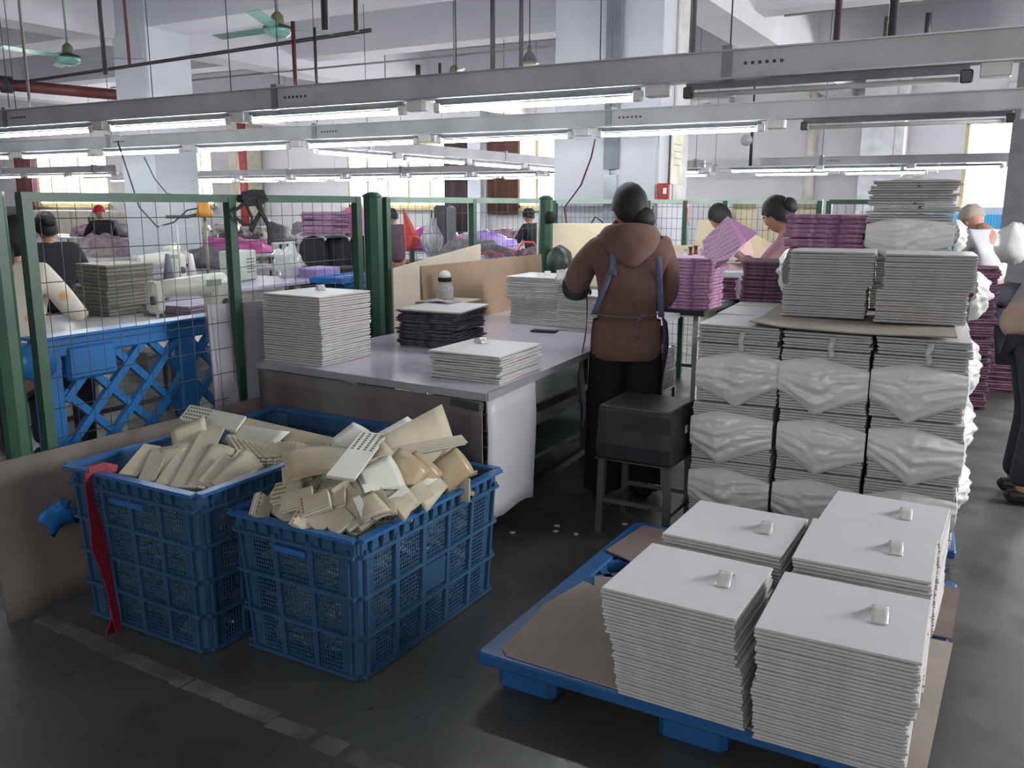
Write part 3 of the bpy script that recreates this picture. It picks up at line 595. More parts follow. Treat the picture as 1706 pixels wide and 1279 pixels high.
# ================================================================ BLUE CRATES
crate_m = M('crate blue', (50, 86, 118), .38, var=.12, scale=4)
crate_rim = M('crate rim blue', (48, 100, 156), .3, var=.1, scale=4)
def crate(x0, x1, y0, y1, h, rows, nx, ny, label):
    t = thing('plastic_crate', label, 'crate', (x0, y0, 0)); W, D = x1 - x0, y1 - y0; tp = .025
    def sp(s, u, z, off=0):      # point on side s at fraction u and height z; walls lean out towards the top
        k = tp * (1 - z / h)
        if s == 0: return Vector((k + (W - 2 * k) * u, k - off, z))
        if s == 1: return Vector((W - k + off, k + (D - 2 * k) * u, z))
        if s == 2: return Vector((W - k - (W - 2 * k) * u, D - k + off, z))
        return Vector((k - off, D - k - (D - 2 * k) * u, z))
    up = [(0, 1, 0), (1, 0, 0), (0, 1, 0), (1, 0, 0)]
    for s in range(4):
        L = W if s % 2 == 0 else D; nc = nx if s % 2 == 0 else ny
        # grid
        g = MB(); n = int(L / .015); c = .055 / L
        for i in range(n + 1):
            u = c + (1 - 2 * c) * i / n; g.bar(sp(s, u, .02), sp(s, u, h - .05), .0036, .003, 0, up[s])
        z = .02
        while z < h - .05: g.bar(sp(s, c, z), sp(s, 1 - c, z), .004, .0036); z += .015
        stuff(g.build('side_mesh', crate_m, t))
        for i in range(nc + 1):
            u = c * .6 + (1 - 1.2 * c) * i / nc; b = MB(); b.bar(sp(s, u, .0, .006), sp(s, u, h - .04, .006), .02 if 0 < i < nc else .01, .014, 0, up[s]); b.build('rib', crate_m, t)
        for j in range(rows + 1):
            z = .012 + (h - .07) * j / rows; b = MB(); b.bar(sp(s, 0.01, z, .007), sp(s, .99, z, .007), .022, .012); b.build('band', crate_m, t)
        # smooth band under the rim
        b = MB(); b.bar(sp(s, .02, h - .03, .0), sp(s, .98, h - .03, .0), .006, .06); b.build('rim_band', crate_m, t)
        b = MB(); b.bar(sp(s, 0.0, h, .008), sp(s, 1.0, h, .008), .034, .012); b.build('rim', crate_rim, t)
        k = 0
        for i in range(1, int(L / .055)):
            MB().bar(sp(s, i * .055 / L, h - .06, .008), sp(s, i * .055 / L, h - .006, .012), .006, .012, 0, up[s]).build('rim_gusset', crate_m, t)
        # solid plate in the middle cell of the long sides
        if s % 2 == 1:
            zz = .012 + (h - .07) * (rows - 1.5) / rows; b = MB(); b.bar(sp(s, .5, zz - h * .1, .002), sp(s, .5, zz + h * .1, .002), .012, L / nc * .95, 0, [(-v) for v in (0, 1, 0)]); b.build('name_plate', crate_m, t)
    for i, (x, y) in enumerate(((0, 0), (W, 0), (W, D), (0, D))):
        sx, sy = (1 if x == 0 else -1), (1 if y == 0 else -1); b = MB()
        vs = []
        for z, k in ((0, tp), (h - .01, 0)):
            cx, cy = x + sx * k, y + sy * k; vs += [(cx + sx * .075, cy, z), (cx + sx * .02, cy, z), (cx + sx * .004, cy + sy * .006, z), (cx, cy + sy * .02, z), (cx, cy + sy * .075, z), (cx + sx * .012, cy + sy * .075, z), (cx + sx * .03, cy + sy * .03, z), (cx + sx * .075, cy + sy * .012, z)]
        b.add(vs, [tuple(range(8))[::-1], tuple(range(8, 16))] + [(i_, (i_ + 1) % 8, (i_ + 1) % 8 + 8, i_ + 8) for i_ in range(8)]); b.build('corner_post', crate_m, t)
    MB().box((W / 2, D / 2, .012), (W - 2 * tp, D - 2 * tp, .012)).build('crate_bottom', crate_m, t)
    # hand hold on the near short side
    b = MB(); b.bar(sp(0, .36, h - .085, .012), sp(0, .62, h - .085, .012), .016, .02); b.build('hand_hold', crate_rim, t)
    return t
crate(-2.87, -2.215, 1.84, 2.87, .575, 4, 4, 7, 'taller blue mesh crate by the fence with a red ribbon tied on its rim')
crate(-2.185, -1.655, 1.96, 2.80, .49, 3, 3, 5, 'lower blue mesh crate heaped with cream strips in front of the table skirt')
# cream strips and flaps
chip = M('cream paperboard', (186, 180, 158), .65, rgb2=(166, 158, 136), scale=6); chip_w = M('white paperboard', (208, 212, 200), .45, var=.05, scale=6)
chip_t = M('tan film', (178, 164, 134), .35, rgb2=(160, 140, 108), scale=8); hole_m = M('punched holes', (112, 92, 62), .8)
def strip_mesh(L, W, kind):
    m = MB(); th = .008
    if kind == 'plain' or kind == 'holes':
        m.bbox((0, 0, 0), (L, W, th), .002); m.bbox((0, W * .03, -th * 1.1), (L * .97, W * .96, th * .7), .002, 1)
        if kind == 'holes':
            for i in range(8):
                for j in range(4): m.box((L / 2 - .02 - i * .017, -W / 2 + W * (j + .7) / 4.4, th / 2 + .0004), (.009, .008, .0012), 2)
    elif kind == 'flap':
        m.grid(lambda u, v: ((u - .5) * L, (v - .5) * W * 2.2 * (.5 + .5 * u), .012 * math.sin(v * PI) * u), 6, 5, 0, .003); m.bbox((0, -W * .55, 0), (L, W * .5, th), .002, 1)
    elif kind == 'curl':
        m.grid(lambda u, v: ((u - .5) * L, .03 * math.sin((v - .5) * 2.6) + (v - .5) * W, .03 * math.cos((v - .5) * 2.6) - .02), 6, 8, 0, .003)
    elif kind == 'ends':
        for q_ in range(3): m.bbox((0, 0, -q_ * .011), (L, W, th), .002, q_ % 2)
        for j in range(5): m.box((L / 2 - .014, -W / 2 + W * (j + .5) / 5, th / 2 + .0004), (.010, .008, .0012), 2)
    return m
SM = {}
for kind, L, W in (('plain', .30, .075), ('holes', .30, .085), ('flap', .28, .10), ('curl', .22, .10), ('ends', .16, .07)):
    SM[kind] = strip_mesh(L, W, kind).mesh('strip_' + kind, (chip if kind not in ('curl',) else chip_t, chip_w, hole_m))
SM['whiteholes'] = strip_mesh(.34, .09, 'holes').mesh('strip_white', (chip_w, chip_w, hole_m)); SM['whiteplain'] = strip_mesh(.36, .07, 'flap').mesh('strip_white_flap', (chip_w, chip_w, hole_m))
SM['short'] = strip_mesh(.17, .07, 'plain').mesh('strip_short', (chip, chip, hole_m))
LABN = {'plain': 'cream paperboard strip', 'holes': 'cream strip with punched holes', 'flap': 'cream strip with a wide soft flap', 'curl': 'curled tan film piece', 'ends': 'short layered strip with a row of holes', 'short': 'short cream strip'}
def strip(kind, loc, rot, label, group=None): return tag(obj('paperboard_strip', SM[kind], None, loc, 0, rot), label, 'paperboard strip', group)
def rotT(direction, roll):     # long axis along direction, rolled about it
    d = Vector(direction).normalized(); q_ = Vector((1, 0, 0)).rotation_difference(d); return (q_ @ Matrix.Rotation(roll, 3, 'X').to_quaternion()).to_euler()
R = random.Random(21)
gr = 'cream strips heaped in the lower crate'
def mound(x, y): # height above the rim in the lower crate
    u, v = (x + 1.92) / .25, (y - 2.42) / .38; return .49 + max(0, .15 * (1 - .55 * u * u - .75 * v * v)) - .03
def fill(n, x0, x1, y0, y1, hf, g, kinds, where, dz=0, flat=False):
    for i in range(n):
        x, y = R.uniform(x0, x1), R.uniform(y0, y1); k = R.choice(kinds); z = hf(x, y) + dz + R.uniform(-.03, .01)
        a = R.uniform(0, 2 * PI); d = (math.cos(a), math.sin(a), R.uniform(-.35, .35)) if flat else (R.uniform(-.5, .5), R.uniform(-.6, .3), R.uniform(.2, .9))
        strip(k, (x, y, z), rotT(d, R.uniform(-.6, .6)), ('%s %s' % (LABN[k], where)).replace('short layered strip with a row of holes', 'short layered strip'), g + ', ' + LABN[k])
fill(70, -2.10, -1.74, 2.08, 2.72, mound, gr, ['short', 'ends', 'plain', 'short', 'ends', 'holes'], 'heaped in the lower blue crate', -.075, True)
def strip_px(kind, a, b, wk, label, n=(.45, -.62, .65), group=None, hk=1.0):
    """lay a strip between two points of the heap, its face turned along n"""
    A_, B_ = P(*a), P(*b); d = B_ - A_; L_ = d.length; d.normalize(); n = Vector(n); n = (n - d * n.dot(d)).normalized(); y_ = n.cross(d)
    L0 = {'plain': .30, 'holes': .30, 'flap': .28, 'curl': .22, 'ends': .16, 'short': .17, 'whiteholes': .34, 'whiteplain': .36}[kind]
    o = strip(kind, (0, 0, 0), None or (0, 0, 0), label, group); c = (A_ + B_) / 2
    o.matrix_world = Matrix(((d.x * L_ / L0, y_.x * wk, n.x * hk, c.x), (d.y * L_ / L0, y_.y * wk, n.y * hk, c.y), (d.z * L_ / L0, y_.z * wk, n.z * hk, c.z), (0, 0, 0, 1))); return o
# lower crate, from the near rim up to the crest
def packed(x0, x1, y0, y1, z1, n, label, seed):
    r = random.Random(seed); m = MB()
    for i in range(n):
        e = r.random(); x = r.choice((x0, x1)) + r.uniform(-.03, .03) if e < .5 else r.uniform(x0, x1); y = r.uniform(y0, y1) if e < .5 else (y0 + r.uniform(-.02, .04) if e < .8 else r.uniform(y0, y1)); z = r.uniform(.04, z1)
        T = Matrix.Translation((min(max(x, x0), x1), min(max(y, y0), y1), z)) @ Matrix.Rotation(r.uniform(0, 3), 4, 'Z') @ Matrix.Rotation(r.uniform(-.7, .7), 4, 'Y')
        m.box((0, 0, 0), (r.uniform(.08, .16), .07, .007), r.randrange(2), T)
    return tag(m.build('paperboard_scraps', (chip, chip_w)), label, 'paperboard scraps', None, 'stuff')
packed(-2.07, -1.77, 2.06, 2.70, .44, 420, 'cream scraps packed inside the lower blue crate, seen through its mesh', 1)
packed(-2.77, -2.31, 1.95, 2.60, .46, 420, 'cream scraps packed inside the taller blue crate, seen through its mesh', 2)
R = random.Random(5)
rowA = [((494, 852), (524, 871)), ((516, 847), (549, 874)), ((543, 845), (574, 876)), ((568, 840), (598, 872)), ((587, 836), (616, 868)), ((470, 840), (498, 858)), ((428, 836), (450, 850)), ((447, 826), (474, 844))]
for i, (a_, b_) in enumerate(rowA): strip_px(('ends', 'short', 'ends', 'short')[i % 4], (*b_, .505), (*a_, .545), 1.15, 'short strip in the row along the near rim of the lower crate', (.2, -.6, .75), 'short strips along the near rim')
rowB = [((455, 822), (500, 812)), ((468, 838), (520, 824)), ((500, 845), (548, 828)), ((480, 806), (530, 800)), ((520, 835), (575, 822)), ((530, 812), (570, 806))]
for i, (a_, b_) in enumerate(rowB): strip_px(('holes', 'plain', 'ends', 'plain', 'holes', 'short')[i], (*b_, .585), (*a_, .555), .95, 'strip lying level in the second row above the near rim, lower crate', (.15, -.55, .82), 'strips in the second row')
rowC = [((564, 806), (590, 842)), ((580, 804), (602, 846)), ((596, 802), (612, 842)), ((607, 822), (625, 862)), ((620, 815), (638, 858)), ((642, 818), (646, 856)), ((688, 822), (654, 850)), ((712, 812), (668, 842)), ((738, 800), (692, 834))]
for i, (a_, b_) in enumerate(rowC): strip_px(('plain', 'short', 'plain', 'flap', 'plain', 'short', 'flap', 'plain', 'flap')[i], (*a_, .61 - .006 * i), (*b_, .535), .5 if i in (3, 6, 8) else .85, 'strip standing steeply towards the table side of the lower crate', (.5, -.65, .5), 'steep strips in the lower crate')
strip_px('curl', (646, 820, .56), (692, 762, .65), .85, 'tan curl with a rounded end at the right of the heap', (.5, -.7, .4)); strip_px('curl', (676, 816, .55), (716, 768, .63), .8, 'second tan curl overlapping the first, nearer the crate rim', (.6, -.6, .4)); strip_px('curl', (728, 800, .54), (776, 764, .60), .75, 'third tan curl at the far right corner of the heap', (.6, -.6, .4))
strip_px('flap', (610, 812, .58), (672, 778, .62), 1.1, 'pale flap under the long white strip', (.4, -.7, .5)); strip_px('whiteplain', (560, 746, .62), (616, 722, .64), 1.2, 'white sheet behind the bright holed strip', (.2, -.6, .7))
strip_px('whiteplain', (628, 750, .63), (714, 728, .64), 1.9, 'broad white flap behind the long strip on the heap', (.1, -.65, .75)); strip_px('holes', (600, 786, .635), (668, 762, .645), .8, 'strip with holes lying under the bright white one', (.3, -.65, .7)); strip_px('whiteplain', (598, 800, .62), (664, 786, .62), .9, 'rolled white strip under the holed one', (.3, -.7, .6))
strip_px('flap', (640, 770, .62), (758, 748, .62), 1.6, 'soft triangular flap hanging from the long white strip', (.4, -.8, .4)); strip_px('plain', (626, 758, .655), (774, 731, .66), .62, 'long narrow white-edged strip at the top right of the heap', (.15, -.5, .85))
strip_px('curl', (550, 792, .625), (530, 746, .665), 1.6, 'curled tan film beside the bright white strip on the heap', (.7, -.5, .5)); strip_px('short', (470, 794, .60), (520, 782, .62), 1.25, 'white-faced strip jutting left above the short strips', (.1, -.5, .85))
strip_px('whiteholes', (567, 796, .66), (624, 722, .70), 1.05, 'bright white strip with a grid of holes crowning the lower crate heap', (.35, -.62, .7))
# taller crate: filled against its near half, far half nearly empty
gl = 'cream strips in the taller crate'
def hl(x, y): return .50 - max(0, (y - 2.4)) * .25 + .04 * (1 - abs(x + 2.5) / .35)
fill(30, -2.76, -2.3, 2.0, 2.62, hl, gl, ['short', 'plain', 'ends', 'plain'], 'in the taller blue crate', -.085, True)
up = [((213, 792), (254, 742)), ((243, 803), (268, 746)), ((265, 796), (290, 747)), ((273, 808), (318, 742)), ((304, 812), (360, 706)), ((322, 810), (372, 745)), ((343, 808), (384, 762)), ((360, 810), (424, 764)), ((378, 800), (410, 752)), ((330, 800), (345, 752))]
for i, (a_, b_) in enumerate(up): strip_px(('plain', 'plain', 'flap', 'plain', 'plain', 'flap', 'plain', 'flap', 'short', 'plain')[i], (*a_, .56), (*b_, .63 if i == 4 else .60), (1.15 if i == 4 else (.5 if i in (2, 5, 7) else .85)), 'cream strip leaning upright at the near end of the taller crate' if i != 4 else 'tallest cream strip standing at the middle of the near end of the taller crate', (.55, -.7, .35), 'upright strips in the taller crate' if i != 4 else None)
for i in range(12): strip_px('ends', (392 + i * 9, 726 + i * 2.2, .60), (420 + i * 10, 770 - i * 1.0, .57), 1.0, 'layered strip in the tight row across the taller crate', (.75, -.3, .55), 'tight row of strips in the taller crate')
strip_px('flap', (286, 732, .60), (346, 722, .61), .7, 'broad flap behind the upright strips in the taller crate', (.3, -.8, .4)); strip_px('holes', (492, 756, .575), (538, 738, .58), 1.0, 'strip with rust stained holes at the far end of the filling', (.2, -.7, .6))
strip_px('whiteplain', (384, 718, .61), (462, 744, .59), 1.0, 'white strip under the long one in the taller crate', (.2, -.6, .75)); strip_px('plain', (402, 706, .635), (548, 740, .59), .9, 'long white strip sloping across the taller crate', (.1, -.55, .8)); strip_px('whiteholes', (402, 706, .64), (308, 686, .66), .85, 'strip with a grid of holes sticking out towards the fence from the taller crate', (.1, -.6, .8))
# red ribbon
q = [(-2.70, 1.80, .585), (-2.695, 1.79, .55), (-2.68, 1.785, .47), (-2.675, 1.79, .40), (-2.67, 1.79, .33), (-2.65, 1.795, .24), (-2.625, 1.79, .15), (-2.60, 1.78, .08), (-2.62, 1.77, .02)]
t = thing('ribbon', 'torn red ribbon hanging down the near side of the taller crate', 'ribbon', (0, 0, 0)); red_m = M('red ribbon', (134, 26, 42), .6, var=.1)
ribbon(q, [.035, .03, .035, .05, .065, .045, .03, .04, .05]).build('ribbon_strip', red_m, t)
ribbon([(-2.625, 1.79, .14), (-2.59, 1.775, .08), (-2.575, 1.77, .03)], [.03, .035, .01]).build('ribbon_tail', red_m, t)
ribbon([(-2.69, 1.9, .57), (-2.70, 1.86, .59), (-2.70, 1.80, .588)], .035).build('ribbon_fold', red_m, t)
# blue bag scrap at the foot of the board
tag(MB().blob((-2.99, 1.86, .36), (.012, .06, .05), 12, 8, 0, 1.2, 4, 4).build('plastic_scrap', blue_bright), 'blue plastic scrap poking through the grey board beside the taller crate', 'plastic scrap')
# ================================================================ STOOL
t = thing('stool', 'square metal stool with a black quilted box cover', 'stool', (-1.395, 3.72, 0), math.radians(0))
m = MB()
rings = []; NN = 32
for z, r_ in ((0, .172), (.015, .178), (.08, .182), (.15, .178), (.225, .176), (.243, .172), (.25, .160)):
    for k in range(NN):
        e = k / NN * 4; sd = int(e); f_ = e - sd; c4 = [(-1, -1), (1, -1), (1, 1), (-1, 1)]; p_, q_ = Vector(c4[sd]), Vector(c4[(sd + 1) % 4]); v_ = p_.lerp(q_, f_)
        if f_ == 0: v_ *= .97
        wv = 1 + .02 * math.sin(f_ * PI) * math.sin(z * 25) + .006 * math.sin(k * 1.7 + z * 30)
        rings.append((v_.x * r_ * wv, v_.y * r_ * wv, .36 + z))
fs = [(i * NN + k, i * NN + (k + 1) % NN, (i + 1) * NN + (k + 1) % NN, (i + 1) * NN + k) for i in range(6) for k in range(NN)] + [tuple(6 * NN + k for k in range(NN)), tuple(range(NN))[::-1]]
m.add(rings, fs, 0, False); m.build('padded_cover', M('black cover', (40, 42, 46), .5, var=.12, bump=.1), t)
for z, nm in ((.612, 'piping'), (.362, 'hem')):
    r_ = .166 if z > .6 else .178; z = z - (.006 if z > .6 else 0); MB().tube([(-r_, -r_, z), (r_, -r_, z), (r_, r_, z), (-r_, r_, z), (-r_, -r_, z)], .0035, 6).build(nm, M('grey piping', (78, 80, 84), .5), t)
MB().box((.182, .02, .50), (.004, .03, .035)).build('white_tag', white_pl, t)
for x in (-.155, .155):
    for y in (-.145, .145): MB().bar((x * 1.05, y * 1.05, 0), (x, y, .40), .03).build('leg', M('stool leg', (98, 100, 100), .45, .4), t)
for (a, b) in (((-.155, -.145), (.155, -.145)), ((-.155, .145), (.155, .145)), ((-.155, -.145), (-.155, .145)), ((.155, -.145), (.155, .145))):
    MB().bar((*a, .16 if a[1] == b[1] else .12), (*b, .16 if a[1] == b[1] else .12), .02).build('stretcher', M('stool leg', (98, 100, 100), .45, .4), t)
for i, (x, y) in enumerate(((928, 876), (926, 885), (960, 890), (1041, 873), (854, 887))):
    p = P(x, y, .002); o = MB().prism([(-.014, -.006), (.004, -.012), (.016, .0), (.006, .012), (-.01, .008)], 0, .003).build('paper_scrap', white_pl, None, p, i)
    tag(o, 'tiny white paper scrap on the floor, ' + ('farther one of a pair', 'nearer one of a pair', 'triangular one before the stool', 'one by the stool legs', 'one nearest the crates')[i], 'paper scrap')
# ================================================================ BIG WHITE PALLET WITH BAGGED BUNDLES
bag_m = M('milky plastic bag', (232, 234, 232), .3, var=.06, scale=5, alpha=.93, coat=.3)
def bulge(w, h, dep, seed, skew=0.0, nu=34, nv=24):
    r = random.Random(seed); ph = [r.uniform(0, 6) for _ in range(5)]; uc = .42 + r.uniform(-.08, .1)
    def f(u, v):
        a = 1 - abs(u - uc) / (uc if u < uc else 1 - uc); hh = h * (.50 + .5 * max(0, a) ** 1.1); lowc = -h * .12 * max(0, a) ** 1.5
        z = (v - .5) * hh + lowc + skew * (u - .5)
        prof = (1 - (2 * v - 1) ** 2) ** .55 * (.25 + .75 * max(0, a) ** .8)
        ang = math.atan2((v - .5), (u - uc) + 1e-3)
        fold = .13 * math.sin(v * 24 + 3.2 * math.sin(u * 3 + ph[0]) + ph[1]) * (1 - .6 * a * a) + .12 * abs(math.sin(ang * 7 + ph[2])) + .3 * noise.noise(Vector((u * 4, v * 7, seed))) + .15 * noise.noise(Vector((u * 11, v * 16, seed)))
        return ((u - .5) * w, -(dep * prof * (1 + fold) + .002), z)
    return MB().grid(f, nu, nv, 0, 0.0)
def bundle_boards(w, d, n, p, seed, mats=(wb, wb_edge)):
    r = random.Random(seed); m = MB()
    for k in range(n): m.bbox((r.uniform(-.003, .003), r.uniform(-.004, .004), (k + .5) * p), (w - r.uniform(0, .006), d - r.uniform(0, .008), p * .82), .002)
    return m
bbm = [bundle_boards(.352, .39, 22, .0118, s).mesh('board_layers', wb_edge) for s in (1, 2)]
bls = [bulge(.358, .25, .055, s, sk) for s, sk in ((1, -.02), (2, -.03), (3, .01), (4, .0), (5, .02), (6, -.01), (7, .015))]; bls = [b.mesh('bag_end', bag_m) for b in bls]
for b in bls: b.polygons.foreach_set('use_smooth', [True] * len(b.polygons))
BRZ = math.radians(5); BO = Vector((-1.20, 3.74, 0)); bx = Vector((math.cos(BRZ), math.sin(BRZ), 0)); by = Vector((-math.sin(BRZ), math.cos(BRZ), 0))
def bp(x, y, z): v = BO + bx * x + by * y; return (v.x, v.y, z)
t = thing('plastic_pallet', 'blue pallet hidden under the big load of bagged white bundles', 'pallet', bp(0, 0, 0), BRZ)
MB().bbox((.56, .62, .09), (1.12, 1.24, .035), .006).build('deck', blue_p, t)
for x in (.1, .56, 1.02):
    for y in (.1, .62, 1.14): MB().bbox((x, y, .037), (.14, .14, .074), .01).build('foot', blue_p, t)
CN = ('left', 'middle', 'right'); LN = ('bottom', 'second', 'upper')
R = random.Random(4)
for ci in range(3):
    for ri in range(3):
        for li in range(3):
            x, y, z = .19 + ci * .368, .20 + ri * .41, .108 + li * .265
            front = ri == 0; side = ci == 2
            nm = ('front', 'middle', 'rear')[ri]
            if not (front or side or li == 2): 
                pass
            b = thing('board_bundle', 'bagged board bundle, %s layer, %s column, %s row of the big load' % (LN[li], CN[ci], nm), 'board bundle', bp(x + R.uniform(-.006, .006), y + R.uniform(-.008, .008), z), BRZ + R.uniform(-.015, .015), 'bagged bundles on the big load')
            stuff(obj('board_layers', bbm[(ci + li) % 2], b))
            if front: obj('bag_end', bls[(ci * 3 + li * 2) % 7], b, (0, -.195, .135))
            if side: obj('bag_end', bls[(ri * 2 + li + 1) % 7], b, (.176, 0, .14), PI / 2).scale = (1.1, 1.3 if ri else .3, 1)
        # loose top boards with tape
        n = 6 if ci else 7; z = .108 + 3 * .265
        for k in range(n):
            o = obj('folded_board', BS[k % 4], None, bp(x + R.uniform(-.005, .005), y + R.uniform(-.006, .006), z + k * .0115), BRZ + R.uniform(-.01, .01))
            tag(o, 'loose white board in the top layers of the big load, %s column %s row' % (CN[ci], nm), 'folded board', 'loose top boards, %s %s' % (CN[ci], nm))
        if ri == 0:
            tp = thing('tape', 'clear packing tape hanging over the %s front edge of the big load' % CN[ci], 'tape', bp(x + .02, y - .21, z - .01), BRZ)
            MB().grid(lambda u, v: (-.012 + .024 * u + .004 * math.sin(v * 9), -.004 - .003 * math.sin(v * 14), .085 * v - .02), 2, 8, 0, .001).build('tape_strip', M('clear tape', (222, 224, 226), .1, alpha=.6), tp)
ZT = .108 + 3 * .265 + 7 * .0115 + .003
cgm = M('grey cardboard', (158, 150, 140), .8, rgb2=(140, 132, 124), scale=3)
def cb(u, v):
    p = Vector(bp(.24 + .80 * u - .0 * v, -.02 + 1.0 * v, ZT + .004 + .022 * max(0, .18 - u) / .18 * max(0, 1 - v * 3) + .003 * math.sin(u * 8)))
    return p
tag(MB().grid(cb, 14, 8, 0, .006, False).build('cardboard_sheet', cgm), 'grey cardboard sheet with a curled corner lying on the big load', 'cardboard')
ZU = ZT + .012
for nm, x, y, n in (('left', .50, .58, 24), ('right', .90, .52, 24)):
    q = bp(x, y - .06, 0)
    stack(BW, q[0], q[1], ZU, BRZ, n // 2, .0118, .003, 'white folded board in the lower half of the %s stack on the grey cardboard' % nm, 'folded board', 'boards on the grey cardboard, %s lower' % nm, 'folded_board', None, None, (0, 0), 81 + n, jr=.006)
    stack(BW, q[0] + .02, q[1] + .01, ZU + n // 2 * .0118, BRZ + .02, n // 2 + 1, .0118, .003, 'white folded board in the upper half of the %s stack on the grey cardboard' % nm, 'folded board', 'boards on the grey cardboard, %s upper' % nm, 'folded_board', 'top white board of the %s stack on the grey cardboard' % nm, None, (0, 0), 82 + n, jr=.006)
    b = thing('plastic_bag', 'crumpled milky bag bulging from the %s stack on the grey cardboard' % nm, 'plastic bag', (q[0] + (-.19 if nm == 'left' else .19), q[1] + .03, ZU + (.21 if nm == 'left' else .14)), 0)
    obj('bag_end', bls[1], b, (0, 0, 0), (-PI / 2 if nm == 'left' else PI / 2) + BRZ).scale = (.7, 1.3 if nm == 'right' else .8, .9)
ZV = ZU + 25 * .0118 + .03
q = Vector(bp(.82, .98, 0)); 
for li, (n, dx) in enumerate(((14, 0), (13, .0))):
    b = thing('board_bundle', ('bagged bundle of white boards at the base of the topmost pile', 'open bundle of white boards crowning the topmost pile')[li], 'board bundle', (q.x + dx, q.y, ZV + li * .172 - .04), BRZ + .03)
    m = MB(); r = random.Random(li + 50)
    for k in range(n): m.bbox((r.uniform(-.015, .015) + (0 if li == 0 else .012 * math.sin(k * 1.3)), r.uniform(-.01, .01), (k + .5) * .012), (.39 - r.uniform(0, .02), .40, .0098), .002)
    stuff(m.build('board_layers', wb_edge, b))
    if li == 0:
        o = obj('bag_end', bls[2], b, (0, -.2, .075)); o.scale = (1.08, .6, .85)
        o = obj('bag_end', bls[3], b, (.2, 0, .08), PI / 2); o.scale = (.8, 1.0, .7)
    else:
        m = MB(); m.grid(lambda u, v: (-.12 + .3 * u, -.15 + .3 * v, n * .012 + .002 + .035 * max(0, noise.noise(Vector((u * 5, v * 5, 3))) + .35) * math.sin(PI * u) * math.sin(PI * v)), 14, 14, 0, 0); m.build('bag_top', bag_m, b)
        for k, (z, s) in enumerate(((.03, 1), (.05, -.5), (.085, .8), (.13, .3))): MB().bbox((.02 + s * .015, -.203, z), (.012, .004, .008), .001).build('dark_clip', pipe_dk, b)
# base bundle visible below the topmost pile
b = thing('board_bundle', 'white bundle resting on the cardboard behind the two sharp stacks, under the topmost pile', 'board bundle', (q.x, q.y + .02, ZU), BRZ)
m = MB(); r = random.Random(77)
for k in range(21): m.bbox((r.uniform(-.01, .01), r.uniform(-.01, .01), (k + .5) * .0122), (.40, .38, .0100), .002)
stuff(m.build('board_layers', wb_edge, b))
# ================================================================ PEOPLE
def skin(name, chains, mat, parent=None, sub=2, mats=None):
    vs, rs, es, key = [], [], [], {}
    for ch in chains:
        prev = None
        for p in ch:
            k = tuple(round(c, 4) for c in p[0])
            if k not in key: key[k] = len(vs); vs.append(p[0]); rs.append((p[1], p[2] if len(p) > 2 else p[1]))
            i = key[k]
            if prev is not None and prev != i: es.append((prev, i))
            prev = i
    me = bpy.data.meshes.new(name + '_skeleton'); me.from_pydata([tuple(v) for v in vs], es, [])
    o = bpy.data.objects.new(name + '_skeleton', me); COL.objects.link(o)
    o.modifiers.new('s', 'SKIN').use_smooth_shade = True
    lay = me.skin_vertices[0].data
    seen = set(); adj = {i: [] for i in range(len(vs))}
    for a, b in es: adj[a].append(b); adj[b].append(a)
    for i in range(len(vs)):
        lay[i].radius = rs[i]
        lay[i].use_root = False
    for i in range(len(vs)):
        if i in seen: continue
        lay[i].use_root = True; st = [i]
        while st:
            j = st.pop()
            if j in seen: continue
            seen.add(j); st += adj[j]
    sm = o.modifiers.new('d', 'SUBSURF'); sm.levels = sub; sm.render_levels = sub
    dg = bpy.context.evaluated_depsgraph_get(); out = bpy.data.meshes.new_from_object(o.evaluated_get(dg))
    bpy.data.objects.remove(o); bpy.data.meshes.remove(me)
    out.name = name; out.materials.clear(); out.materials.append(mat)
    for p in out.polygons: p.use_smooth = True; p.material_index = 0
    r = bpy.data.objects.new(name, out); COL.objects.link(r)
    if parent: r.parent = parent
    return r
skin_m = M('skin', (186, 140, 118), .55, var=.05); hair_m = M('black hair', (24, 22, 24), .65, var=.3, scale=40, stretch=(1, 1, 6))
def V3(*a): return Vector(a)
def fingers(wrist, direction, side, curl=.4, s=1.0, glove=False):
    """five finger chains rooted in the palm; direction = palm direction, side = towards the thumb"""
    w, d, sd = Vector(wrist), Vector(direction).normalized(), Vector(side).normalized(); n = d.cross(sd).normalized()
    if n.z > 0: n = -n
    palm = [(w, .024 * s, .018 * s), (w + d * .045 * s, .032 * s, .017 * s), (w + d * .085 * s, .034 * s, .014 * s)]; ch = [palm]
    for i, l in enumerate((.068, .078, .074, .058)):
        b = w + d * .085 * s + sd * (.026 - .0175 * i) * s; e = b - d * .025 * s
        p1 = b + (d + n * curl * .4) .normalized() * l * .42 * s; p2 = p1 + (d + n * curl).normalized() * l * .33 * s; p3 = p2 + (d + n * curl * 1.6).normalized() * l * .25 * s
        ch.append([(e, .0085 * s), (b, .009 * s), (p1, .0085 * s), (p2, .0078 * s), (p3, .006 * s)])
    b = w + d * .03 * s + sd * .02 * s; p1 = b + (d * .6 + sd * .8).normalized() * .038 * s; p2 = p1 + (d + sd * .35 + n * curl * .5).normalized() * .03 * s
    ch.append([(b - d * .01, .011 * s), (p1, .0105 * s), (p2, .0095 * s), (p2 + (d + n * curl).normalized() * .022 * s, .007 * s)])
    return ch
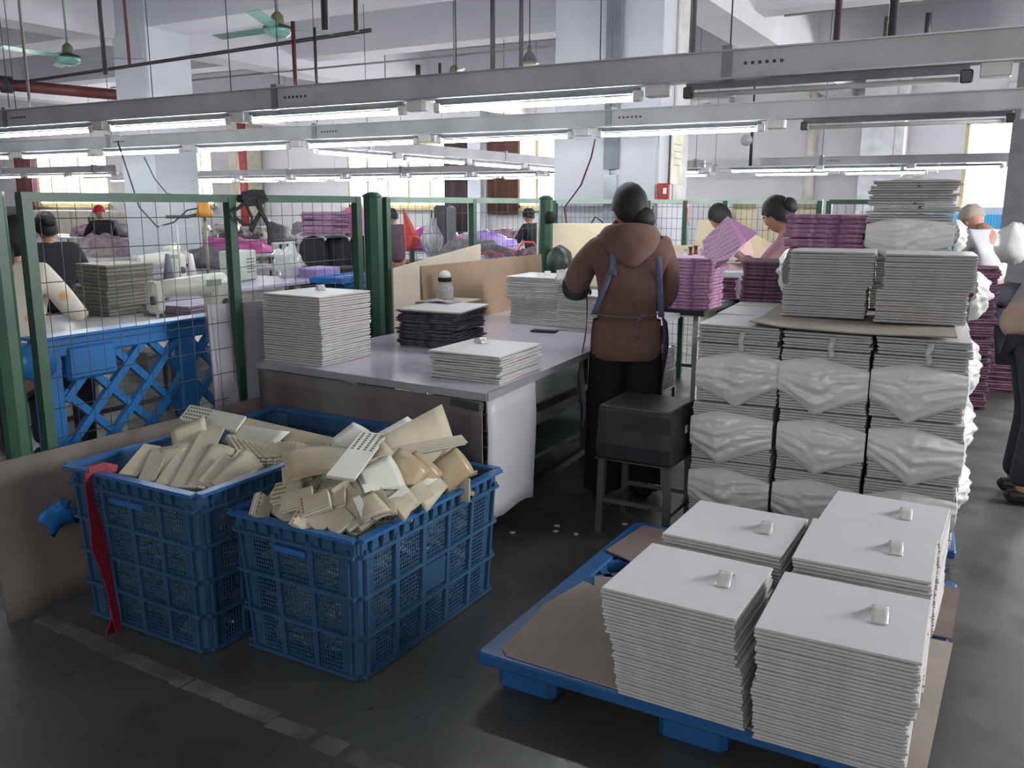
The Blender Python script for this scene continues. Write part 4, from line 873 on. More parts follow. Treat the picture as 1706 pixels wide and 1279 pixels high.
def head_parts(root, c, yaw, pitch, hair, s=1.0, face=True):
    """head with nose, eyes, mouth, ears; c = head centre in the root frame, yaw about z, returns nothing"""
    T = Matrix.Translation(c) @ Matrix.Rotation(yaw, 4, 'Z') @ Matrix.Rotation(pitch, 4, 'X')
    m = MB()
    vs, fs = [], []; n, k_ = 20, 16
    for j in range(k_ + 1):
        th = PI * j / k_
        for i in range(n):
            ph = 2 * PI * i / n; x, y, z = math.sin(th) * math.sin(ph), math.sin(th) * math.cos(ph), math.cos(th)
            jaw = max(0, -z); X = x * .074 * (1 - .34 * jaw ** 1.4); Y = y * (.092 - .012 * jaw) + .012 * jaw * (1 if y > 0 else .2); Z = z * .115
            if y > .5 and abs(x) < .25 and -.28 < z < .12: Y += .018 * (1 - abs(x) / .25) * (1 - abs(z + .1) / .25 if abs(z + .1) < .25 else 0)      # nose
            if y > .3 and .12 < z < .35 and .18 < abs(x) < .6: Y -= .006                                              # eye sockets
            if y > .5 and -.55 < z < -.4: Y += .004                                                                   # lips
            vs.append((X * s, Y * s, Z * s))
    for j in range(k_):
        for i in range(n): fs.append((j * n + i, j * n + (i + 1) % n, (j + 1) * n + (i + 1) % n, (j + 1) * n + i))
    m.add(vs, fs, 0, True, T)
    for sx in (-1, 1):
        m.blob((sx * .074 * s, -.004 * s, -.01 * s), (.008 * s, .018 * s, .030 * s), 8, 6, 0, 0, 1, 0, T)
    ob = m.build('head', skin_m, root)
    if face:
        e = MB()
        for sx in (-1, 1): e.blob((sx * .03 * s, .080 * s, .02 * s), (.012 * s, .006 * s, .006 * s), 8, 6, 0, 0, 1, 0, T)
        for i_, sx in enumerate((-1, 1)):
            q_ = MB().blob((sx * .03 * s, .083 * s, .02 * s), (.012 * s, .006 * s, .005 * s), 8, 6, 0, 0, 1, 0, T).build('eye', M('dark eye', (30, 24, 22), .2), ob)
        MB().blob((0, .087 * s, -.055 * s), (.022 * s, .008 * s, .006 * s), 8, 6, 0, 0, 1, 0, T).build('mouth', M('lips', (150, 84, 80), .5), ob)
    return T
def hair_cap(root, T, s=1.0, bun=None, tail=None, m=None, low=-.35):
    m_ = MB(); n, k_ = 22, 14; vs = []; fs = []
    for j in range(k_ + 1):
        for i in range(n):
            ph = 2 * PI * i / n; yf = math.cos(ph)
            zmin = .28 if yf > .45 else (-.05 if yf > .1 else low - .45 * max(0, -yf)); th = math.acos(max(-1, min(1, zmin))) * j / k_
            x, y, z = math.sin(th) * math.sin(ph), math.sin(th) * math.cos(ph), math.cos(th)
            r = 1 + .02 * math.sin(ph * 9 + j)
            vs.append((x * .086 * r * s, (y * .103 - .006) * r * s, (z * .125 + .004) * r * s))
    for j in range(k_):
        for i in range(n): fs.append((j * n + i, j * n + (i + 1) % n, (j + 1) * n + (i + 1) % n, (j + 1) * n + i))
    m_.add(vs, fs, 0, True, T)
    if bun: m_.blob(bun, (.058 * s, .042 * s, .055 * s), 12, 9, 0, .08, 4, 2, T)
    if tail: m_.tube([T.inverted() @ Vector(p) if False else Vector(p) for p in [T @ Vector(q_) for q_ in tail]], [.03 * s] + [.036 * s] * (len(tail) - 2) + [.008], 10)
    return m_.build('hair', m or hair_m, root)

# ---------------------------------------------------------------- woman in the brown hooded top, seen from behind
hood_m = M('brown fleece', (118, 92, 84), .95, rgb2=(94, 70, 64), scale=5, bump=.15, bscale=30)
trou_m = M('black trousers', (16, 17, 22), .9)
t = thing('person', 'woman in a brown hooded top, apron and black trousers packing boards at the lilac table', 'person', (-1.67, 4.11, 0), math.radians(26))
LS, RS = V3(-.165, 0, 1.29), V3(.165, 0, 1.29); LE, RE = V3(-.255, .10, 1.10), V3(.20, .10, 1.02); LW, RW = V3(-.235, .36, 1.05), V3(.06, .33, .98)
pel, wai, che, nk = V3(0, -.01, .86), V3(0, 0, 1.0), V3(0, -.005, 1.2), V3(0, .0, 1.345)
body = [[(pel, .14, .10), (wai, .115, .09), (che, .14, .095), (nk, .055, .055), (V3(0, .02, 1.42), .05, .05)],
        [(che, .14, .095), (LS, .055), (LE, .042), (LW, .027)], [(che, .14, .095), (RS, .055), (RE, .042), (RW, .027)],
        [(pel, .14, .10), (V3(-.09, 0, .8), .085), (V3(-.10, .02, .46), .06), (V3(-.11, -.01, .09), .04), (V3(-.12, .10, .035), .035)],
        [(pel, .14, .10), (V3(.09, 0, .8), .085), (V3(.09, .03, .46), .06), (V3(.09, .0, .09), .04), (V3(.09, .11, .035), .035)]]
body += fingers(LW, (-.1, 1, -.25), (1, 0, 0), .5) + fingers(RW, (-.35, 1, -.1), (-1, 0, 0), .6)
skin('body', body, skin_m, t)
T = head_parts(t, V3(0, .045, 1.47), math.radians(28), math.radians(-10), None)
hair_cap(t, T, 1.03, (.03, -.085, -.055))
o = skin('hooded_top', [[(V3(0, -.01, .80), .165, .125), (V3(0, -.01, .92), .165, .13), (V3(0, -.01, 1.05), .155, .125), (V3(0, -.015, 1.2), .165, .125), (V3(0, -.01, 1.30), .115, .085), (V3(0, 0, 1.35), .075, .07)],
     [(V3(0, -.015, 1.2), .165, .125), (LS + V3(.0, 0, -.01), .082), (V3(-.225, .05, 1.19), .078), (LE, .074), (V3(-.25, .2, 1.085), .06)], [(V3(0, -.015, 1.2), .165, .125), (RS + V3(0, 0, -.01), .082), (V3(.2, .05, 1.15), .076), (RE, .07), (V3(.13, .23, .99), .05)]], hood_m, t)
MB().tube([(0, -.005, .725), (0, -.005, .76)], .01).build('hem_core', hood_m, o)
def ell(cz, rx, ry, n=26, cy=-.01, wob=.0): return [(rx * math.cos(2 * PI * k / n), cy + ry * math.sin(2 * PI * k / n), cz + wob * math.sin(4 * PI * k / n)) for k in range(n)]
def loft(rings, mi=0, m=None, close=True):
    m = m or MB(); n = len(rings[0]); vs = [v for r in rings for v in r]
    return m.add(vs, [(i * n + k, i * n + (k + 1) % n, (i + 1) * n + (k + 1) % n, (i + 1) * n + k) for i in range(len(rings) - 1) for k in range(n)], mi, True)
loft([ell(.735, .172, .128), ell(.745, .178, .135), ell(.80, .180, .137), ell(.86, .178, .135), ell(.93, .17, .13)]).build('hem_band', hood_m, o)
# hood hanging on the back
m = MB()
def hoodf(u, v):
    a = (u - .5) * PI * 1.15; R1 = .10 + .035 * math.sin(v * PI * .6) - .03 * v * v; x = math.sin(a) * (R1 + .02); y = -.035 - math.cos(a) * (.075 + .062 * math.sin(v * PI * .62 + .2)) ; z = 1.405 - v * .20 * (.35 + .65 * math.cos(a) ** 2) - .035 * (1 - math.cos(a)) + .006 * math.sin(u * 22) * v
    return (x, y, z)
m.grid(hoodf, 24, 12, 0, .012); m.build('hood', hood_m, t)
loft([[(.095 * math.cos(q_), -.005 + .08 * math.sin(q_) + .0, 1.385 + .018 * math.sin(q_)) for q_ in [2 * PI * k / 20 for k in range(20)]], [(.08 * math.cos(q_), -.0 + .07 * math.sin(q_), 1.41 + .018 * math.sin(q_)) for q_ in [2 * PI * k / 20 for k in range(20)]], [(.07 * math.cos(q_), .0 + .06 * math.sin(q_), 1.395) for q_ in [2 * PI * k / 20 for k in range(20)]]]).build('hood_opening', hood_m, t)
m = MB()
for sx, kx in ((-1, .02), (1, -.02)):
    x0 = sx * .085
    loft([ell2 for ell2 in [[(x0 + rx * math.cos(2 * PI * k / 18) + ox, oy + ry * math.sin(2 * PI * k / 18), z) for k in range(18)] for z, rx, ry, ox, oy in ((.82, .092, .115, 0, 0), (.7, .10, .11, 0, .0), (.5, .098, .10, sx * .01, .01), (.3, .098, .095, sx * .012, .0), (.1, .10, .10, sx * .015, 0), (.045, .102, .105, sx * .015, .01))]], 0, m)
m.build('trousers', trou_m, t)
for sx in (-1, 1):
    b = MB().bbox((sx * .11, .075, .03), (.09, .25, .055), .02).build('shoe', M('black shoe', (20, 20, 22), .5), t)
# apron
den = M('blue grey apron', (96, 102, 128), .85, rgb2=(78, 80, 104), scale=6, stretch=(30, 1, 1))
MB().grid(lambda u, v: (-.065 - .105 * v + (u - .5) * .028, -.138 - .018 * math.sin(v * PI) + .03 * v, 1.255 - .29 * v), 2, 10, 0, .003).build('apron_strap', den, t)
MB().grid(lambda u, v: (-.082 + (u - .5) * .034, -.150, 1.262 - .10 * v), 2, 3, 0, .004).build('strap_label', M('ribbed webbing', (150, 156, 176), .7, rgb2=(100, 104, 128), pattern='check', pscale=120), t)
MB().grid(lambda u, v: (.135 + .03 * v + (u - .5) * .03, -.125 + .05 * v, 1.25 - .30 * v), 2, 8, 0, .003).build('apron_strap', den, t)
MB().grid(lambda u, v: (-.205 - .03 * math.sin(v * 2.2) * (1 - u) + .01 * math.sin(v * 9), -.06 + .24 * u, .97 - .62 * v + .12 * u * (1 - v)), 8, 14, 0, .003).build('apron_skirt', M('dark plum apron', (66, 58, 78), .85), t)
MB().grid(lambda u, v: (.190 + .012 * math.sin(v * 7), -.09 + .24 * u, .93 - .5 * v), 8, 12, 0, .003).build('apron_skirt', M('dark plum apron', (66, 58, 78), .85), t)
m = MB().tube([(-.175, -.06, .965), (-.1, -.128, .958), (0, -.148, .955), (.06, -.146, .957), (.13, -.112, .967), (.17, -.05, .972)], .0035, 6); m.build('apron_tie', M('grey tie', (124, 108, 116), .8), t)
m = MB().tube([(.05, -.150, .957), (.075, -.162, .972), (.095, -.16, .955), (.055, -.152, .95), (.035, -.165, .935), (.05, -.153, .958)], .004, 6); m.build('tie_bow', M('grey tie', (124, 108, 116), .8), t)
MB().tube([(.045, -.150, .955), (.04, -.156, .89), (.035, -.158, .845)], .003, 6).build('tie_end', M('grey tie', (124, 108, 116), .8), t)
skin('sleeve_cover', [[(LE + V3(.0, -.0, -.012), .080), (V3(-.26, .14, 1.075), .082), (V3(-.25, .2, 1.07), .078), (V3(-.24, .29, 1.06), .052)]], M('black sleeve cover', (34, 36, 42), .6, bump=.1), t)
skin('sleeve_cover', [[(V3(.16, .18, 1.0), .056), (V3(.10, .28, .985), .046)]], M('black sleeve cover', (34, 36, 42), .6), t)
for nm, W_, D_ in (('glove', LW, (-.1, 1, -.25)),): skin(nm, fingers(W_, D_, (1, 0, 0), .5, 1.12), M('dark lace glove', (52, 56, 60), .7), t)
# clear bag beside the hand
def crumple(loc, r, label, seed, mat=None, amp=.55, rz=0):
    return tag(MB().blob((0, 0, 0), r, 18, 12, 0, amp, 2.6, seed).build('plastic_bag', mat or M('thin clear bag', (222, 226, 228), .15, alpha=.55, coat=.4), None, loc, rz), label, 'plastic bag')
crumple((-2.30, 4.72, 1.07), (.06, .12, .05), 'thin clear bag crumpled beside the gloved hand on the white stack', 3)

# ---------------------------------------------------------------- generic smaller figure
def figure(label, loc, rz, pose, top, bottom, hair=True, hat=None, s=1.0, head_yaw=0, head_pitch=0, bun=True, vest=None, scarf=None, sleeve=None, topm=None, glove=None, tail=None):
    """pose: joints in the figure's own frame; keys L/R shoulder, elbow, wrist, hip, knee, ankle"""
    t = thing('person', label, 'person', loc, rz)
    p = pose; g = lambda k: V3(*p[k])
    pel, che, nk, hd = g('pel'), g('che'), g('nk'), g('hd'); mid = (pel + che) / 2
    body = [[(pel, .13, .10), (mid, .115, .09), (che, .13, .09), (nk, .05, .05), (nk.lerp(hd, .5), .046)]]
    for s_ in 'LR':
        body.append([(che, .13, .09), (g(s_ + 's'), .052), (g(s_ + 'e'), .04), (g(s_ + 'w'), .026)])
        if s_ + 'k' in p: body.append([(pel, .13, .10), (g(s_ + 'h'), .08), (g(s_ + 'k'), .058), (g(s_ + 'a'), .038), (g(s_ + 'a') + V3(0, .12, -.04), .03)])
        d = (g(s_ + 'w') - g(s_ + 'e')).normalized(); body += fingers(g(s_ + 'w'), d, V3(-1 if s_ == 'R' else 1, 0, 0), .6)
    skin('body', body, skin_m, t, 1)
    T = head_parts(t, hd, head_yaw, head_pitch, None)
    if hair: hair_cap(t, T, 1.02, (0, -.10, .02) if bun else None, tail)
    if hat:
        m = MB(); m.lathe([(.088, -.02), (.1, .0), (.098, .05), (.07, .1), (.02, .125), (0, .126)], n=16, T=T @ Matrix.Translation((0, -.005, .03))); m.build('hat', hat, t)
    tp = [[(pel + V3(0, 0, -.02), .155, .12), (mid, .145, .115), (che, .16, .115), (nk + V3(0, 0, -.03), .085, .07)]]
    for s_ in 'LR': tp.append([(che, .16, .115), (g(s_ + 's'), .075), (g(s_ + 'e'), .06), (g(s_ + 'e').lerp(g(s_ + 'w'), .85), .045)])
    skin('top', tp, top, t, 2)
    if vest: skin('vest', [[(pel + V3(0, 0, .05), .165, .13), (mid, .155, .125), (che, .17, .125), (nk + V3(0, 0, -.02), .095, .08)], [(che, .17, .125), (g('Ls'), .085)], [(che, .17, .125), (g('Rs'), .085)]], vest, t)
    if 'Lk' in p:
        tr = []
        for s_ in 'LR': tr.append([(pel, .15, .12), (g(s_ + 'h'), .095), (g(s_ + 'k'), .075), (g(s_ + 'a'), .06)])
        skin('trousers', tr, bottom, t)
        for s_ in 'LR': a = g(s_ + 'a'); MB().bbox((a.x, a.y + .06, max(.03, a.z - .04)), (.09, .24, .06), .02).build('shoe', black_m, t)
    if glove:
        for s_ in glove: d = (g(s_ + 'w') - g(s_ + 'e')).normalized(); skin('glove', fingers(g(s_ + 'w') - d * .02, d, V3(1, 0, 0), .5, 1.15), M('white work glove', (188, 192, 196), .8), t)
    return t
stand = dict(pel=(0, 0, .86), che=(0, .05, 1.17), nk=(0, .10, 1.31), hd=(0, .19, 1.43), Ls=(-.16, .07, 1.25), Rs=(.16, .07, 1.25), Le=(-.2, .2, 1.03), Re=(.2, .2, 1.03), Lw=(-.1, .42, 1.05), Rw=(.1, .42, 1.05),
             Lh=(-.09, 0, .8), Rh=(.09, 0, .8), Lk=(-.1, .02, .45), Rk=(.1, .02, .45), La=(-.1, 0, .08), Ra=(.1, 0, .08))
sit = dict(pel=(0, 0, .55), che=(0, .06, .90), nk=(0, .10, 1.06), hd=(0, .16, 1.17), Ls=(-.16, .08, .99), Rs=(.16, .08, .99), Le=(-.24, .18, .78), Re=(.24, .18, .78), Lw=(-.14, .40, .84), Rw=(.14, .40, .84),
           Lh=(-.1, .05, .52), Rh=(.1, .05, .52), Lk=(-.13, .42, .50), Rk=(.13, .42, .50), La=(-.13, .40, .08), Ra=(.13, .40, .08))
pink_top = M('pink grey sleeves', (176, 134, 142), .85); navy = M('navy vest', (34, 34, 50), .8)
w2 = dict(stand); w2.update(pel=(0, 0, .90), che=(0, .10, 1.17), nk=(0, .16, 1.30), hd=(0, .235, 1.43), Ls=(-.15, .13, 1.22), Rs=(.15, .13, 1.22), Le=(-.24, .22, 1.08), Re=(.17, .15, 1.02), Lw=(-.12, .42, 1.16), Rw=(.10, .40, 1.10))
figure('woman with a ponytail in a navy vest and pink sleeves unfolding a pink box', (-1.14, 5.86, 0), math.radians(78), w2, pink_top, M('grey blue trousers', (110, 104, 122), .85), vest=navy, head_pitch=-.45, bun=True, glove='L')
figure('dark-haired worker in a pale pink top behind the unfolded pink box', (-1.95, 7.15, 0), math.radians(60), dict(stand, hd=(0, .24, 1.38)), M('pale pink top', (206, 172, 172), .8), navy, head_pitch=-.5, bun=False)
figure('worker in a pale knitted hat bending behind the topmost white pile', (-.16, 8.1, 0), math.radians(45), dict(stand, hd=(0, .24, 1.36)), M('white smock', (210, 208, 214), .8), navy, hair=False, hat=M('knitted hat', (172, 160, 148), .95, bump=.4, bscale=60), head_pitch=-.5)
bent = dict(pel=(0, 0, .88), che=(0, .30, 1.02), nk=(0, .42, 1.03), hd=(0, .54, 1.0), Ls=(-.16, .34, 1.0), Rs=(.16, .34, 1.0), Le=(-.19, .4, .75), Re=(.19, .4, .75), Lw=(-.12, .52, .6), Rw=(.12, .52, .6), Lh=(-.09, 0, .8), Rh=(.09, 0, .8), Lk=(-.1, .05, .45), Rk=(.1, .05, .45), La=(-.1, 0, .08), Ra=(.1, 0, .08))
t = figure('person in a fuzzy beige top bending over at the right edge of the aisle', (.12, 5.1, 0), math.radians(-80), bent, M('beige fleece', (176, 152, 140), .95, bump=.3, bscale=50), M('dark trousers', (44, 44, 56), .85), bun=False)
skin('coat_back', [[(V3(0, -.06, .80), .18, .15), (V3(0, -.02, .92), .20, .17), (V3(0, .12, 1.0), .20, .17), (V3(0, .3, 1.04), .18, .13)]], M('beige fleece', (176, 152, 140), .95), t)
flor = M('floral blouse', (206, 176, 110), .8, rgb2=(222, 216, 202), pattern='voronoi', pscale=11)
p1 = dict(sit); p1.update(pel=(0, 0, .62), che=(0, .05, 1.02), nk=(0, .09, 1.18), hd=(0, .14, 1.30), Ls=(-.17, .06, 1.12), Rs=(.17, .06, 1.12), Le=(-.26, .14, .90), Re=(.27, .16, .90), Lw=(-.18, .36, .88), Rw=(.18, .38, .88))
figure('seated worker in a cream floral blouse seen from behind beside the fence end', (-4.62, 2.72, 0), math.radians(28), p1, flor, navy, s=1, bun=False, tail=[(0, -.09, -.03), (0, -.12, -.1), (0, -.11, -.22)])
figure('seated worker in black with her head down behind the floral blouse', (-6.55, 4.25, 0), math.radians(70), dict(p1), M('black jacket', (30, 30, 38), .85), navy, bun=True, head_pitch=-.4)
figure('distant worker in a black jacket with a red cap under the barred window', (-14.2, 10.2, 0), math.radians(70), dict(p1), M('black jacket', (30, 30, 38), .85), navy, hair=False, hat=M('red cap', (214, 40, 56), .7), head_pitch=-.3)
figure('distant worker in a blue shirt behind the black machine at the left', (-14.0, 8.6, 0), math.radians(60), dict(p1), M('blue shirt', (60, 64, 160), .8), navy, bun=False, head_pitch=-.3)
figure('seated worker in black with hair in a knot left of the fence corner post', (-6.75, 12.6, 0), math.radians(75), dict(p1), M('black jacket', (30, 30, 38), .85), navy, bun=True, head_pitch=-.6)
figure('distant worker seen between the wire panels at the left of the red cloth', (-8.0, 10.6, 0), math.radians(60), dict(p1), M('plum jacket', (92, 70, 84), .85), navy, bun=False, head_pitch=-.6)
# ================================================================ PINK TABLE AND PILES
pk = M('pink checked fabric', (178, 138, 170), .8, rgb2=(206, 172, 200), pattern='check', pscale=26); pk_e = M('pink fabric edge', (196, 150, 178), .8, rgb2=(120, 84, 124), scale=30)
pkd = M('plum fabric', (104, 72, 92), .85, rgb2=(70, 50, 70), scale=20)
T2 = [(-3.0, 6.02), (-1.88, 6.04), (-1.93, 7.12), (-3.0, 7.12)]
t = thing('packing_table', 'second packing table with a dark edge under the pink piles', 'table', (0, 0, 0))
MB().prism(T2, TZ - .03, TZ - .001).build('tabletop', M('grey laminate', (150, 148, 156), .25), t)
MB().bar((-3, 6.015, TZ - .02), (-1.87, 6.035, TZ - .02), .012, .04).build('edge_trim', M('dark trim', (44, 42, 46), .4), t); MB().bar((-1.875, 6.04, TZ - .02), (-1.925, 7.12, TZ - .02), .012, .04).build('edge_trim', M('dark trim', (44, 42, 46), .4), t)
for x, y in ((-2.95, 6.08), (-1.94, 6.1), (-1.98, 7.05), (-2.95, 7.05)): MB().bar((x, y, 0), (x, y, TZ - .03), .035).build('leg', steel, t)
PKM = board_meshes(.40, .36, .0235, (pk, pk_e), 'pink_folded_box', 4, 15, .004)
PKD = board_meshes(.36, .34, .019, (pkd, M('plum edge', (84, 62, 80), .85, rgb2=(140, 100, 124), scale=30)), 'plum_folded_box', 4, 16, .004)
stack(PKM, -2.05, 6.25, TZ, .03, 15, .0243, .006, 'pink folded fabric box in the pile at the corner of the second table', 'folded box', 'pink boxes on the second table', 'pink_folded_box', 'topmost pink folded box of the pile beside the brown-hooded woman', None, (0, 0), 91, jr=.03)
stack(PKD, -2.06, 7.0, TZ, .05, 9, .0195, .006, 'plum folded fabric box in the small pile behind the pink pile', 'folded box', 'plum boxes on the second table', 'plum_folded_box', None, None, (0, 0), 92, jr=.04)
qz = bp(.30, 1.08, 0)
stack(PKM, qz[0] + .12, qz[1] + .15, ZT, .0, 19, .0243, .007, 'pink folded fabric box in the tall pile at the rear of the big white load', 'folded box', 'pink boxes on the big load', 'pink_folded_box', 'topmost pink folded box of the tall pile near the ponytailed woman', None, (0, 0), 93, jr=.03)
stack(PKD, qz[0] - .10, qz[1] + .06, ZT, .03, 11, .0195, .006, 'plum folded fabric box in the low pile left of the tall pink one', 'folded box', 'plum boxes on the big load', 'plum_folded_box', None, None, (0, 0), 94, jr=.04)
def pst(x, y, z, n, lab, g, seed): stack(PKD, x, y, z, .1, n, .0195, .012, lab, 'folded box', g, 'plum_folded_box', None, None, (0, 0), seed, jr=.08)
pst(-.27, 7.4, 0, 54, 'plum folded box in the tall pile at the right of the big white load', 'plum boxes in the tall aisle pile', 95)
pst(-.06, 8.2, 0, 18, 'plum folded box in the low pile on the aisle floor', 'plum boxes in the low aisle pile', 96)
# unfolded pink box held by the ponytailed woman
def pw(x, y, Y): return tuple(PY(x, y, Y))
t = thing('unfolded_box', 'pink checked box being unfolded in the ponytailed woman\'s hands', 'box', (0, 0, 0))
A, B, C_, D, E_, F_ = pw(1170, 401, 5.65), pw(1212, 360, 5.7), pw(1236, 408, 5.55), pw(1190, 448, 5.6), pw(1262, 388, 5.75), pw(1196, 430, 5.6)
def panel_quad(pts, name, par, th=.008, m=pk):
    mb = MB(); v = [Vector(p) for p in pts]; nrm = (v[1] - v[0]).cross(v[2] - v[0]).normalized() * th
    n = len(v); mb.add(v + [p + nrm for p in v], [tuple(range(n)), tuple(range(n, 2 * n))[::-1]] + [(i, i + n, (i + 1) % n + n, (i + 1) % n) for i in range(n)]); return mb.build(name, m, par)
panel_quad([A, B, C_, pw(1194, 432, 5.55), pw(1174, 428, 5.6)], 'box_side', t); panel_quad([B, E_, pw(1245, 402, 5.68), C_], 'box_side', t, .008, M('pink inside', (150, 110, 146), .8)); panel_quad([pw(1194, 436, 5.54), C_, pw(1214, 432, 5.5), D], 'box_flap', t)
# black mesh basket and boxes under the table end
t = thing('mesh_basket', 'black wire basket with papers under the table end beside the stool', 'basket', (-1.96, 5.22, .34), .0)
for z in (0, .12, .26): MB().tube([(-.12, -.16, z), (.12, -.16, z), (.12, .16, z), (-.12, .16, z), (-.12, -.16, z)], .005, 6).build('hoop', pipe_dk, t)
m = MB()
for i in range(13):
    for s_ in (-1, 1):
        m.tube([(-.12 + .02 * i, -.16, 0), (max(-.12, min(.12, -.12 + .02 * i + s_ * .09)), -.16, .26)], .0018, 4); m.tube([(.12, -.16 + .026 * i, 0), (.12, max(-.16, min(.16, -.16 + .026 * i + s_ * .1)), .26)], .0018, 4)
stuff(m.build('wire_weave', M('grey wire', (128, 126, 130), .5), t)); MB().box((0, 0, .13), (.225, .30, .25)).build('liner', black_m, t); MB().bbox((0, 0, .262), (.2, .26, .012), .002).build('papers', M('papers', (214, 206, 212), .7), t)
for x, y in ((-.12, -.15), (.12, .15), (.12, -.15), (-.12, .15)): MB().bar((x, y, -.34), (x, y, .0), .02).build('stand_leg', steel_dk, t)
tag(MB().bbox((0, 0, .11), (.26, .22, .22), .01).build('plastic_tub', M('pale tub', (196, 200, 208), .35), None, (-1.93, 7.0, TZ)), 'pale plastic tub beside the plum pile on the second table', 'tub')
# cream boards and small things by the far fence
tag(MB().prism([(-2.55, .55), (-1.62, .55), (-1.66, 1.19), (-2.1, 1.40), (-2.28, 1.36), (-2.30, 1.16), (-2.55, 1.15)], -.006, .006).build('fibreboard_sheet', M('pale cream board', (226, 214, 184), .6, var=.05)), 'pale cream board propped against the far fence left of the unfolded pink box', 'board')
o = COL.objects[-1]; o.matrix_world = Matrix(((1, 0, 0, -.05), (0, 0, -1, 7.24), (0, 1, 0, 0), (0, 0, 0, 1)))
for k in range(3): tag(MB().bbox((0, 0, .13), (.20, .01, .5), .002).build('fibreboard_sheet', M('pale cream board', (226, 214, 184), .6), None, (-1.98 + .24 * k, 7.36, 1.12)), 'pale cream offcut hanging on the far fence, ' + ('left one', 'middle one', 'right one')[k], 'board')
tag(MB().bbox((0, 0, .0), (.02, .72, .5), .004).build('fibreboard_sheet', M('pale cream board', (226, 214, 184), .6), None, tuple(PX(968, 425, -3.0)), -.9), 'pale cream board edge behind the brown-hooded woman\'s arm', 'board')
for k in range(8):
    q = PY(1142 + k * 8.5, 417 - (k % 3) * 2, 7.05); t = thing('thread_spool', 'small brown thread spool in the row before the cream board, ' + ('first', 'second', 'third', 'fourth', 'fifth', 'sixth', 'seventh', 'eighth')[k] + ' one', 'spool', (q.x, q.y, q.z - .05))
    MB().lathe([(.02, 0), (.02, .008), (.014, .01), (.014, .06), (.02, .062), (.02, .07)], n=10).build('cone', M('brown thread', (112, 76, 58), .8) if k % 3 else white_pl, t)
tag(MB().box((0, 0, -.02), (.9, .16, .03)).build('shelf', M('pale shelf', (190, 186, 180), .6), None, (-2.08, 7.1, 1.07)), 'narrow ledge carrying the thread spools', 'shelf')
t = thing('ribbon', 'short red ribbon tied on the far fence rail', 'ribbon', (0, 0, 0)); ribbon([pw(1143, 334, 7.24), pw(1146, 350, 7.22), pw(1145, 362, 7.22), pw(1148, 376, 7.22)], [.03, .06, .05, .02]).build('ribbon_strip', M('bright red ribbon', (214, 40, 50), .6), t)
t = thing('alarm_box', 'small red fire alarm box on the wide pillar above the far fence', 'alarm box', tuple(PY(1106, 322, 7.43)), 0)
MB().bbox((0, 0, 0), (.12, .06, .17), .01).build('housing', M('alarm red', (156, 44, 40), .4), t); MB().box((.02, -.032, .02), (.03, .006, .05)).build('call_point', white_pl, t)
t = thing('wall_notice', 'cream paper notice in a plastic sleeve on the right face of the wide pillar', 'notice', (-2.745, 7.83, 1.9)); MB().bbox((0, 0, 0), (.012, .30, .46), .003).build('paper', M('cream paper', (222, 220, 200), .6), t)
for k in range(4): MB().box((.0075, 0, .12 - .06 * k), (.001, .2 - .03 * (k % 2), .008)).build('text_line', M('grey print', (150, 150, 140), .6), t)
for k in range(7): MB().tube([(.008, -.13 + k * .043, .21), (.012, -.125 + k * .043, .25), (.008, -.12 + k * .043, .28)], .004, 5).build('sleeve_hook', white_pl, t)
cable('red and black cable hanging from the second light row to the fence corner', [pw(992, 232, 6.4), pw(985, 262, 6.4), pw(968, 308, 6.6), pw(940, 346, 6.9), pw(944, 372, 6.9), pw(955, 396, 6.9)], .007, M('maroon cable', (92, 36, 44), .5))
cable('black cable looped against the far fence left of the brown-hooded woman', [pw(978, 402, 6.9), pw(982, 376, 6.9), pw(992, 361, 6.9), pw(1002, 368, 6.9), pw(1012, 385, 6.9)], .007, pipe_dk)
cable('thin cable drooping between the left pillar and the orange lamp post', [tuple(PX(*a)) for a in ((196, 235, -7.3), (214, 290, -7.0), (232, 345, -6.8), (262, 378, -6.5), (290, 370, -6.3), (312, 350, -6.2), (340, 345, -6.1))], .007, pipe_dk)
cable('grey cable hanging from the second light row by the left pillar', [tuple(PX(*a)) for a in ((240, 262, -7.3), (258, 298, -7.3), (278, 322, -7.2), (300, 326, -7.2))], .006, steel_dk)
t = thing('cloth_bundle', 'dark bundle tied to the green fence corner post', 'cloth', tuple(PX(917, 362, -3.08))); MB().blob((0, 0, 0), (.05, .05, .045), 12, 8, 0, .3, 3, 2).build('knot', M('dark green cloth', (34, 44, 40), .85), t)
tag(MB().blob((0, 0, .0), (.10, .10, .13), 14, 10, 0, .15, 2, 5).build('plastic_helmet', M('dark green round', (46, 60, 56), .4), None, tuple(PY(932, 438, 6.0))), 'dark green rounded bag behind the rear white stack', 'bag')
crumple((-.02, 7.4, 1.22), (.12, .14, .15), 'pale translucent bag standing on the tall plum pile at the right edge', 11, bag_m, .22)
# bright blue screen + window side items at right back
tag(MB().bbox((0, 0, 0), (1.5, .03, .75), .01).build('blue_partition', M('light blue checked partition', (60, 168, 226), .5, rgb2=(110, 200, 240), pattern='check', pscale=12), None, tuple(PY(1640, 398, 15.5))), 'light blue checked partition under the two-pane window', 'partition')
tag(MB().bbox((0, 0, 0), (1.6, .03, .5), .01).build('white_partition', M('white blue cloth', (206, 214, 230), .6), None, tuple(PY(1640, 372, 15.8))), 'white cloth hung above the light blue partition', 'cloth')

